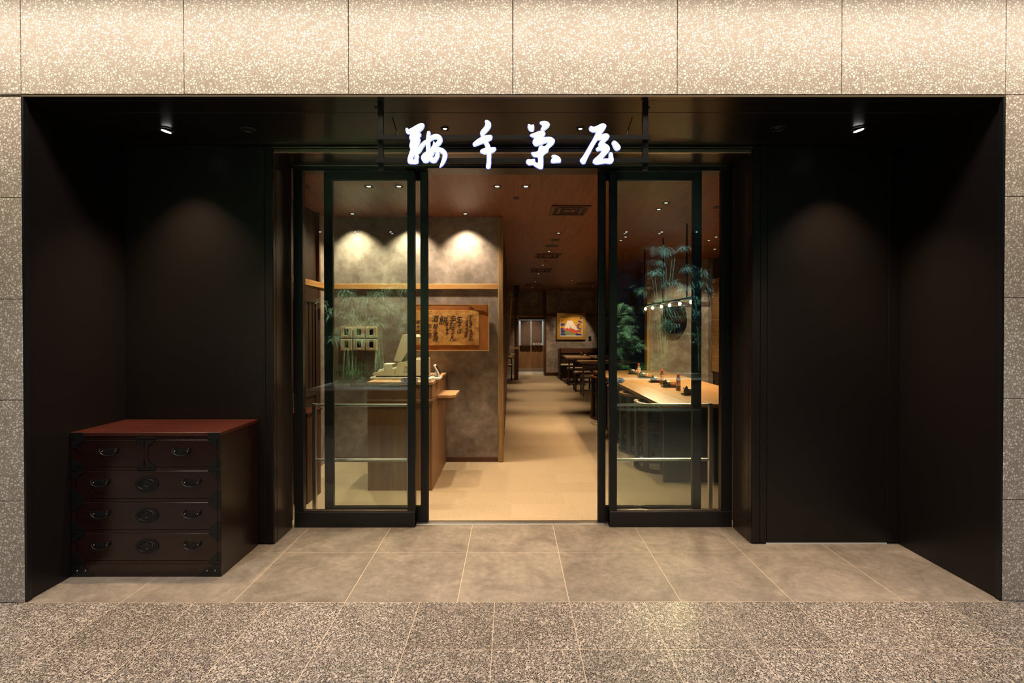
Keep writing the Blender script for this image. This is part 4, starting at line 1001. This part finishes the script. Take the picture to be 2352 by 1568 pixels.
# barrel chairs along the table
def barrel_chair(loc, label):
    t = thing('barrel_chair', label, 'chair', loc, 0, 'barrel chairs along the long table')
    md = M_dchair
    r = 0.275
    def arc(a0, a1, n): return [R(a0 + (a1 - a0) * k / n) for k in range(n + 1)]
    def ringseg(mb, r0, r1, z0, z1, a0, a1, n=16):
        aa = arc(a0, a1, n)
        out = [(r1 * math.cos(a), r1 * math.sin(a)) for a in aa]; inn = [(r0 * math.cos(a), r0 * math.sin(a)) for a in aa[::-1]]
        return mb.prism(out + inn, z0, z1, 'Z')
    ringseg(MB(), r - 0.022, r + 0.020, 0.672, 0.698, 95, 265).build('top_rail', M_tchair, t, local=True)
    ringseg(MB(), r - 0.03, r + 0.022, 0.0, 0.03, 80, 280).build('floor_rail', md, t, local=True)
    for a in (105, 142, 180, 218, 255):
        m = Matrix.Rotation(R(a), 3, 'Z')
        b = MB().box(r - 0.012, r + 0.012, -0.028, 0.028, 0.031, 0.671)
        bmesh.ops.rotate(b.b, verts=b.b.verts, cent=(0, 0, 0), matrix=m)
        b.build('slat', md, t, local=True)
    MB().lathe([(0, 0.39), (0.235, 0.39), (0.245, 0.40), (0.245, 0.415), (0, 0.415)], (0, 0, 0), 24).build('seat', md, t, local=True)
    MB().lathe([(0, 0.4155), (0.215, 0.4155), (0.225, 0.43), (0.20, 0.445), (0, 0.45)], (0, 0, 0), 24).build('cushion', M_dcush, t, local=True)
    for a in (-35, 35):
        x, y = 0.235 * math.cos(R(a)), 0.235 * math.sin(R(a))
        MB().box(x - 0.017, x + 0.017, y - 0.017, y + 0.017, 0.0, 0.389).build('leg', md, t, local=True)
    return t
M_dchair = wood('dark_chair_wood', (0.018, 0.011, 0.008), (0.045, 0.026, 0.017), 'Z', 0.4, 'object')
M_tchair = wood('brown_chair_rail_wood', (0.14, 0.065, 0.03), (0.26, 0.13, 0.06), 'X', 0.35, 'object')
bc0 = barrel_chair((1.60, 5.33, 0), 'dark barrel chair with slatted back nearest the door at the long table')
for i, (y, w) in enumerate(((6.07, 'second from the door'), (6.82, 'third from the door'), (7.57, 'fourth from the door'), (8.27, 'farthest from the door'))):
    dup(bc0, (1.60, y, 0), 0, 'dark barrel chair with slatted back at the long table, ' + w)

# pendant lamp over the long table
pl = thing('pendant_lamp', 'long bar pendant lamp with six glowing bulbs hanging above the communal table', 'pendant lamp', (2.05, 6.8, 1.8))
MB().box(2.04, 2.065, 5.63, 7.98, 1.805, 1.83, 0.002).build('bar', M_blk, pl)
for y in (5.9, 6.82, 7.77):
    MB().tube([(2.055, y, 1.83), (2.055, y, ZC)], 0.011, 8).build('rod', M_blk, pl)
for y in (5.748, 6.136, 6.526, 6.888, 7.314, 7.695):
    MB().lathe([(0.013, 0.0), (0.013, 0.014)], (2.052, y, 1.79), 10).build('socket', M_brline, pl)
    MB().lathe([(0, -0.042), (0.014, -0.036), (0.019, -0.022), (0.015, -0.006), (0.010, 0.0)], (2.052, y, 1.789), 12).build('bulb', M_bulb, pl)
    attach(spot('bulb_light', (2.052, y, 1.745), 45, WARMER, 158, 0.25, 0.03, aim=(2.052, y, 0)), pl)

# bark basket on the right-hand plaster wall
bx = X(1554, YQ - 0.12); bz = Z(765, YQ - 0.12)
bk = thing('hanging_basket', 'dark bark basket hanging on the plaster wall beyond the long table', 'basket', (bx, YQ - 0.12, bz))
b = MB(); rings = []; rnd = random.Random(11)
prof = [(0.02, 0.0), (0.12, 0.012), (0.17, 0.06), (0.20, 0.13), (0.205, 0.22), (0.195, 0.32), (0.185, 0.42), (0.165, 0.47)]
for (r, h) in prof:
    rings.append([b.b.verts.new((bx + r * math.cos(a) * (1 + rnd.uniform(-.05, .05)), YQ - 0.01 - max(0, math.sin(a)) * r * 0.85 * (1 + rnd.uniform(-.08, .08)), bz + h + rnd.uniform(-.012, .012))) for a in [PI * k / 16 for k in range(17)]])
for i in range(len(rings) - 1):
    for k in range(16): b.b.faces.new((rings[i][k], rings[i][k + 1], rings[i + 1][k + 1], rings[i + 1][k])).smooth = True
b.build('bark_shell', M_bark, bk)
MB().tube([(bx + 0.17 * math.cos(a), YQ - 0.012 - 0.145 * math.sin(a), bz + 0.468) for a in [PI * k / 14 for k in range(15)]], 0.014, 8).build('rim', wood('brown_rim', (0.08, 0.04, 0.02), (0.2, 0.1, 0.05), 'X', 0.6), bk)
for k in range(4):
    a = 0.6 + k * 0.62; MB().tube([(bx + 0.21 * math.cos(a + j * 0.12), YQ - 0.012 - 0.18 * math.sin(a + j * 0.12), bz + 0.14 + j * 0.05 + 0.03 * (k % 2)) for j in range(5)], 0.008, 5).build('twig', wood('pale_twig', (0.03, 0.015, 0.008), (0.10, 0.05, 0.025), 'Z', 0.6) if 'twig' not in MATS else MATS['twig'], bk)

# reed blind
bl = thing('reed_blind', 'brown reed blind hanging on the side wall at the right end of the long table', 'blind', (QX1 - 0.01, 8.2, 0.75))
zt_, zb_ = Z(640, 8.7), Z(851, 8.7)
n = 60
for i in range(n):
    z = zb_ + (zt_ - zb_) * i / n
    MB().box(QX1 - 0.046, QX1 - 0.04, 7.0, 8.76, z, z + (zt_ - zb_) / n * 0.8).build('reed', M_reed, bl)
MB().box(QX1 - 0.052, QX1 - 0.034, 7.0, 8.76, zb_ - 0.02, zb_ - 0.001).build('bottom_bar', M_dred, bl)
MB().box(QX1 - 0.039, QX1 - 0.03, 7.0, 8.76, zb_, zt_).build('backing_cloth', M_dwood, bl)

# ------------------------------------------------------------------ far room
nr = thing('door_curtain', 'brown split linen door curtain with small white writing at the end of the aisle', 'curtain', (0.66, 16.2, 0.88))
YC = 16.2
def drape(xa, xb, z0, z1):
    b = MB(); nx, nz = 14, 8; g = []
    for i in range(nx + 1):
        col = []
        for j in range(nz + 1):
            x = xa + (xb - xa) * i / nx; z = z1 + (z0 - z1) * j / nz
            y = YC + 0.012 * math.sin(i * 1.1) * j / nz
            col.append((b.b.verts.new((x, y - 0.002, z)), b.b.verts.new((x, y + 0.002, z))))
        g.append(col)
    for s in (0, 1):
        for i in range(nx):
            for j in range(nz):
                b.b.faces.new((g[i][j][s], g[i + 1][j][s], g[i + 1][j + 1][s], g[i][j + 1][s])).smooth = True
    for i in range(nx):
        b.b.faces.new((g[i][nz][0], g[i + 1][nz][0], g[i + 1][nz][1], g[i][nz][1])); b.b.faces.new((g[i][0][0], g[i + 1][0][0], g[i + 1][0][1], g[i][0][1]))
    for j in range(nz):
        b.b.faces.new((g[0][j][0], g[0][j + 1][0], g[0][j + 1][1], g[0][j][1])); b.b.faces.new((g[nx][j][0], g[nx][j + 1][0], g[nx][j + 1][1], g[nx][j][1]))
    return b
zn1, zn0 = Z(737, YC), Z(797, YC)
p1 = drape(X(1196, YC), X(1218.7, YC), zn0, zn1).build('cloth_panel', M_noren, nr)
p2 = drape(X(1220.7, YC), X(1244.8, YC), zn0, zn1).build('cloth_panel', M_noren, nr); WL[p2.name] = world_loc(nr)
text('鞍手茶屋', 0.078, M_paperw, p2, (X(1234.5, YC), YC - 0.017, Z(790.5, YC)), ext=0.001, name='lettering')
MB().tube([(X(1192, YC), YC, zn1 + 0.012), (X(1249, YC), YC, zn1 + 0.012)], 0.012, 8).build('rod', M_blk, nr)

pc = thing('landscape_picture', 'gold framed painting of a white capped red mountain on the far wall', 'picture', (1.89, YR - 0.03, 1.14))
a, b = P(1279, 718.5, YR - 0.05), P(1345.4, 779.6, YR - 0.05)
fx = 0.105
MB().box(a.x, a.x + fx, YR - 0.06, YR - 0.003, b.z, a.z, 0.004).box(b.x - fx, b.x, YR - 0.06, YR - 0.003, b.z, a.z, 0.004).box(a.x + fx, b.x - fx, YR - 0.06, YR - 0.003, b.z, b.z + fx, 0.004).box(a.x + fx, b.x - fx, YR - 0.06, YR - 0.003, a.z - fx, a.z, 0.004).build('frame', M_goldf, pc)
ia, ib, ja, jb = a.x + fx, b.x - fx, b.z + fx, a.z - fx
MB().box(ia, ib, YR - 0.042, YR - 0.038, ja, ja + 0.02).box(ia, ib, YR - 0.042, YR - 0.038, jb - 0.012, jb).box(ia, ia + 0.012, YR - 0.042, YR - 0.038, ja + 0.02, jb - 0.012).box(ib - 0.012, ib, YR - 0.042, YR - 0.038, ja + 0.02, jb - 0.012).build('white_slip', M_white_gap, pc)
cv = MB().box(ia, ib, YR - 0.036, YR - 0.03, ja, jb).build('canvas', plaster('gold_leaf_sky', (0.42, 0.20, 0.02), (0.58, 0.31, 0.04), (0.68, 0.40, 0.07), 3), pc); WL[cv.name] = world_loc(pc)
def ip(u, v): return (ia + (ib - ia) * u, ja + (jb - ja) * v)
def patch(name, pts, m, dy):
    MB().prism([ip(*q) for q in pts], YR - 0.0372 - dy, YR - 0.0362).build(name, m, cv)
M_pr = plain('red_paint', (0.62, 0.08, 0.045), 0.6); M_pw = plain('white_paint', (0.75, 0.7, 0.62), 0.6)
M_pb = plain('blue_paint', (0.02, 0.03, 0.22), 0.6); M_pg = plain('green_paint', (0.22, 0.27, 0.12), 0.6)
patch('painted_slope', [(0.08, 0.30), (0.20, 0.44), (0.86, 0.30), (0.76, 0.14), (0.5, 0.2), (0.3, 0.30)], M_pr, 0.0002)
patch('painted_peak', [(0.18, 0.41), (0.27, 0.58), (0.33, 0.79), (0.43, 0.77), (0.52, 0.80), (0.60, 0.68), (0.68, 0.52), (0.84, 0.31), (0.78, 0.33), (0.70, 0.30), (0.62, 0.36), (0.52, 0.40), (0.46, 0.50), (0.42, 0.40), (0.38, 0.36), (0.35, 0.42), (0.26, 0.39)], M_pw, 0.0006)
patch('painted_meadow', [(0.02, 0.02), (0.98, 0.02), (0.96, 0.12), (0.7, 0.13), (0.5, 0.2), (0.34, 0.30), (0.16, 0.27), (0.02, 0.26)], M_pg, 0.0008)
rnd = random.Random(5)
for u, v, s in ((0.10, 0.58, 0.11), (0.08, 0.36, 0.09), (0.12, 0.24, 0.11), (0.13, 0.07, 0.14), (0.95, 0.9, 0.06), (0.86, 0.74, 0.07), (0.93, 0.70, 0.06), (0.85, 0.60, 0.06), (0.80, 0.52, 0.06), (0.81, 0.42, 0.06), (0.90, 0.37, 0.06), (0.87, 0.25, 0.06), (0.78, 0.08, 0.1), (0.9, 0.06, 0.09)):
    patch('painted_bush', [(u + s * (0.8 + 0.4 * rnd.random()) * math.cos(2 * PI * k / 9), v + s * (0.5 + 0.25 * rnd.random()) * math.sin(2 * PI * k / 9)) for k in range(9)], M_pb, 0.0012)
sw = tag(MB().box(X(1352, YR), X(1358, YR), YR - 0.014, YR - 0.002, Z(783, YR), Z(772, YR), 0.002).build('wall_switch', M_blk), 'small black switch plate on the far wall right of the mountain painting', 'switch')

# booth bench
bo = thing('booth_bench', 'dark wood booth bench along the far wall below the picture', 'bench', (2.4, 15.5, 0))
bxa = X(1283, 15.3)
MB().box(bxa, 4.2, 15.40, 15.48, 0, 0.88, 0.004).build('back_panel', M_dwood, bo)
MB().box(bxa + 0.02, 4.2, 15.385, 15.399, 0.74, 0.86).build('back_rail', M_dred, bo)
MB().box(bxa + 0.1, 4.2, 14.95, 15.384, 0.0, 0.38).build('seat_box', M_dwood, bo)
MB().box(bxa + 0.1, 4.2, 14.95, 15.384, 0.381, 0.43, 0.01).build('seat_cushion', plain('dark_cushion', (0.03, 0.018, 0.012), 0.6), bo)
MB().box(bxa, bxa + 0.04, 14.95, 15.399, 0.0, 0.88).build('end_panel', M_dwood, bo)

def far_table(x0, x1, y0, y1, label, z=0.72):
    t = thing('dining_table', label, 'table', ((x0 + x1) / 2, (y0 + y1) / 2, 0), 0, None)
    MB().box(x0, x1, y0, y1, z - 0.035, z, 0.003).build('top', M_tablex, t)
    xm, ym = (x0 + x1) / 2, (y0 + y1) / 2
    MB().box(xm - 0.04, xm + 0.04, ym - 0.04, ym + 0.04, 0.021, z - 0.036).build('column', M_blk, t)
    MB().box(xm - 0.28, xm + 0.28, ym - 0.22, ym + 0.22, 0, 0.02).build('foot', M_blk, t)
far_table(1.47, 2.12, 13.40, 14.40, 'light wood dining table at the far end before the booth bench')
far_table(2.22, 2.95, 13.40, 14.40, 'light wood dining table beside the far one, half hidden by the door stile')
far_table(1.57, 2.9, 11.43, 12.13, 'light wood dining table in front of the two far tables')
bottle(1.98, 14.15, 0.7205, 'red capped sauce bottle on the farthest dining table')
sj = thing('spice_jar', 'small white jar beside the bottle on the farthest dining table', 'jar', (2.06, 14.05, 0.7205))
MB().lathe([(0, 0), (0.035, 0), (0.04, 0.03), (0.03, 0.05), (0, 0.05)], (2.06, 14.05, 0.7205), 12).build('body', M_wplast, sj)
MB().lathe([(0, 0.051), (0.022, 0.051), (0.015, 0.075), (0, 0.08)], (2.06, 14.05, 0.7205), 12).build('lid', M_blk, sj)

def dchair(loc, rz, label):
    t = thing('dining_chair', label, 'chair', loc, rz, 'dark dining chairs at the far tables')
    for sx in (-1, 1):
        MB().box(sx * 0.19 - 0.018, sx * 0.19 + 0.018, -0.20, -0.165, 0, 0.40).build('leg', M_dchair, t, local=True)
        MB().box(sx * 0.19 - 0.018, sx * 0.19 + 0.018, 0.165, 0.20, 0, 0.69).build('leg', M_dchair, t, local=True)
        MB().box(sx * 0.19 - 0.012, sx * 0.19 + 0.012, -0.164, 0.164, 0.15, 0.175).build('stretcher', M_dchair, t, local=True)
    MB().box(-0.21, 0.21, -0.205, 0.162, 0.401, 0.425, 0.003).build('seat', M_dchair, t, local=True)
    MB().box(-0.20, 0.20, -0.195, 0.158, 0.4255, 0.452, 0.01).build('cushion', M_cushion, t, local=True)
    MB().box(-0.171, 0.171, 0.172, 0.192, 0.60, 0.68, 0.004).build('back_rail', M_dchair, t, local=True)
    return t
dc = dchair((1.64, 14.60, 0), 0, 'dark dining chair with cream cushion behind the farthest table')
dup(dc, (1.70, 13.30, 0), PI, 'dark dining chair with cream cushion in front of the farthest table')
dup(dc, (1.72, 12.10, 0), 0, 'dark dining chair with cream cushion behind the nearer far table')
dup(dc, (1.76, 11.15, 0), PI, 'dark dining chair with cream cushion in front of the nearer far table')
dup(dc, (2.35, 11.15, 0), PI, 'dark dining chair half hidden by the right door stile at the nearer far table')
dup(dc, (2.50, 13.30, 0), PI, 'dark dining chair half hidden by the right door stile at the farther table')
# left of the aisle
far_table(-0.95, X(1181, 14.0), 13.6, 14.3, 'pale dining table at the far left beyond the aisle partition')
cc = thing('tea_cup', 'small white cup with brown band on the far left table', 'cup', (X(1178, 13.9), 13.9, 0.7205))
MB().lathe([(0, 0), (0.03, 0), (0.045, 0.05), (0.045, 0.075), (0.04, 0.075), (0.0, 0.02)], (X(1178, 13.9), 13.9, 0.7205), 14).build('bowl', M_wplast, cc)
dup(dc, (-0.18, 14.55, 0), 0, 'dark dining chair with cream cushion at the far left table')
pn = thing('partition_end', 'low dark red partition end post with light cap left of the curtain', 'partition', (X(1185.5, 14.9), 14.9, 0))
MB().box(X(1181, 14.9), X(1190, 14.9), 14.5, 14.95, 0, Z(801, 14.9)).build('post', M_dred, pn)
MB().box(X(1180, 14.9), X(1190.5, 14.9), 14.48, 14.97, Z(801, 14.9) + 0.001, Z(797, 14.9)).build('cap', M_ctop, pn)
struct(MB().box(X(1181.5, 15.0), X(1186, 15.0), 15.0, 15.06, Z(797, 14.9) + 0.002, ZC).build('trim_20', M_dred))
sp_ = thing('ceiling_spotlight', 'black box spotlight under the ceiling left of the curtain', 'spotlight', (X(1186, 14.2), 14.2, ZC))
MB().box(X(1179.5, 14.2), X(1193, 14.2), 14.1, 14.3, Z(676, 14.2), ZC - 0.001).build('housing', M_blk, sp_)
MB().lathe([(0.05, 0), (0.075, -0.09), (0.07, -0.09), (0.045, 0)], (X(1186, 14.2), 14.2, Z(676, 14.2)), 14).build('shade', M_blk, sp_)
MB().lathe([(0.0, -0.02), (0.03, -0.03), (0.04, -0.05), (0.03, -0.07), (0, -0.075)], (X(1186, 14.2), 14.2, Z(676, 14.2)), 12).build('bulb', M_lens, sp_)
br = thing('slanted_brace', 'pale slanted timber brace at the end of the aisle partition', 'timber brace', (X(1168, 11.4), 11.4, 0.0))
q0, q1 = P(1175, 686, 11.4), P(1167, 806, 11.4)
fx_ = q1.x - (q0.x - q1.x) * q1.z / (q0.z - q1.z)
MB().prism([(fx_ - 0.022, 0.0), (fx_ + 0.022, 0.0), (q0.x + 0.02, q0.z), (q0.x - 0.02, q0.z)], 11.38, 11.42).build('timber', M_post, br)

# ------------------------------------------------------------------ corridor planting behind the viewer, mirrored in the glass
def planter(x0, x1, y0, y1, h, label):
    t = thing('planter_box', label, 'planter', ((x0 + x1) / 2, (y0 + y1) / 2, 0))
    n = 6; hz = (h - 0.03) / n
    for i in range(n):
        MB().box(x0, x1, y1 - 0.02, y1, i * hz + 0.006, (i + 1) * hz).build('slat', M_plank, t)
    MB().box(x0 + 0.01, x1 - 0.01, y0, y1 - 0.021, 0, h - 0.031).build('box', M_dwood, t)
    MB().box(x0 - 0.02, x1 + 0.02, y1 - 0.09, y1 + 0.03, h - 0.03, h, 0.003).box(x0 - 0.02, x1 + 0.02, y0, y0 + 0.06, h - 0.03, h, 0.003).box(x0 - 0.02, x0 + 0.06, y0 + 0.061, y1 - 0.091, h - 0.03, h, 0.003).box(x1 - 0.06, x1 + 0.02, y0 + 0.061, y1 - 0.091, h - 0.03, h, 0.003).build('ledge', M_ledge, t)
    MB().box(x0 + 0.065, x1 - 0.065, y0 + 0.065, y1 - 0.095, h - 0.03, h - 0.008).build('soil', M_soil, t)
planter(-3.05, -0.55, -1.35, -0.2, 0.56, 'long slatted planter box with pale ledge mirrored in the left glass')
planter(0.75, 4.1, -2.9, -1.75, 0.56, 'long slatted planter box with pale ledge mirrored in the right glass')
def leaves(b, c, n, spread, ln, rnd, droop=0.5):
    for _ in range(n):
        a = rnd.uniform(0, 2 * PI); L = ln * rnd.uniform(0.7, 1.2); w = L * 0.085
        d = Vector((math.cos(a), math.sin(a), rnd.uniform(-droop, 0.25))).normalized()
        o = Vector(c) + Vector((rnd.gauss(0, spread), rnd.gauss(0, spread), rnd.gauss(0, spread * 0.6)))
        s = d.cross(Vector((0, 0, 1))).normalized() * w
        m_ = o + d * L * 0.45 + Vector((0, 0, 0.01))
        t_ = o + d * L + Vector((0, 0, -L * 0.25))
        vs = [b.b.verts.new((q.x, q.y, max(q.z, 0.60 + 0.004 * i_))) for i_, q in enumerate((o, m_ + s, t_, m_ - s))]
        b.b.faces.new(vs)
def bamboo(x, y, h, base, seed, label, clusters=9, rad=0.42, lo=0.35):
    rnd = random.Random(seed)
    t = thing('bamboo_plant', label, 'plant', (x, y, base), 0, None)
    b = MB()
    for k in range(3):
        lx, ly = rnd.uniform(-.12, .12), rnd.uniform(-.1, .1); sx, sy = rnd.uniform(-.25, .25), rnd.uniform(-.15, .15)
        CU = MB().tube([(x + lx + sx * q * q, y + ly + sy * q * q, base + (h - base) * (0.75 + 0.08 * k) * q) for q in (0, .25, .5, .75, 1)], 0.014, 6, rr=[0.017, 0.015, 0.013, 0.010, 0.006]).build('culm', M_culm, t)
    for k in range(clusters):
        q = rnd.uniform(lo, 1.0)
        cxx, cyy, czz = x + rnd.gauss(0, rad * 0.6), y + rnd.gauss(0, rad * 0.4), base + (h - base) * q
        leaves(b, (cxx, cyy, czz), 22, 0.035, 0.2, rnd, 0.7)
    o = b.build('foliage', M_leaf, t); o['kind'] = 'stuff'
for i, (x, y, h) in enumerate(((-2.72, -0.9, 2.1), (-2.15, -0.85, 2.25), (-1.6, -0.9, 2.3))):
    bamboo(x, y, h, 0.5525, 20 + i, 'leafy bamboo plant in the left mirrored planter, %s' % ('nearest the end', 'middle one', 'nearest the viewer')[i], 26, 0.24, 0.45)
for i, (x, y, h) in enumerate(((2.2, -2.45, 2.1), (3.0, -2.45, 3.1), (3.75, -2.45, 2.6))):
    bamboo(x, y, h, 0.5525, 40 + i, 'leafy bamboo plant in the right mirrored planter, %s' % ('shortest one', 'tallest one', 'end one')[i], 32, 0.34, 0.28)
def shrub(x, y, base, seed, label):
    rnd = random.Random(seed); t = thing('low_shrub', label, 'shrub', (x, y, base), 0, 'shrubs in the left mirrored planter' if x < 0 else 'shrubs in the right mirrored planter'); b = MB()
    for k in range(14): leaves(b, (x + rnd.uniform(-.24, .24), y + rnd.uniform(-.14, .14), base + rnd.uniform(0.06, .42)), 18, 0.05, 0.08, rnd, 0.4)
    o = b.build('foliage', M_shrub, t); o['kind'] = 'stuff'
    MB().tube([(x, y, base), (x + 0.02, y, base + 0.3)], 0.01, 6).build('stem', M_culm, t)
for i, x in enumerate((-2.5, -1.75, -1.0)): shrub(x, -0.42, 0.5525, 70 + i, 'low bushy shrub under the bamboo, seen mirrored in the left glass')
for i, x in enumerate((1.2, 1.9, 2.6)): shrub(x, -1.98, 0.5525, 80 + i, 'low bushy shrub under the bamboo, seen mirrored in the right glass')
# spotlights on the planting and the row of cool corridor lights seen in the glass
for i, x in enumerate((-3.8, -3.1, -2.4, -1.7, -1.0, 1.6, 2.3, 3.0, 3.7, 4.4)):
    downlight(x, -2.6, ZK, 0.05, 'cool white corridor ceiling light mirrored as a bluish glint in the glass', 'cool', 0, 90, ring=M_chrome, group='mirrored corridor lights')
for x, y, tx, ty, tz, e, c_ in ((-2.4, 0.7, -2.4, -0.85, 1.6, 3400, (0.85, 1.0, 0.85)), (-1.6, 0.7, -1.8, -0.85, 1.5, 3400, (0.85, 1.0, 0.85)), (1.9, -0.5, 2.4, -2.25, 1.2, 3600, (0.8, 1.0, 0.8)), (3.0, -0.5, 3.2, -2.3, 2.5, 2800, (0.35, 0.65, 1.0))):
    spot('plant_spotlight', (x, y, 3.33), e, c_, 50, 0.6, 0.05, aim=(tx, ty, tz))
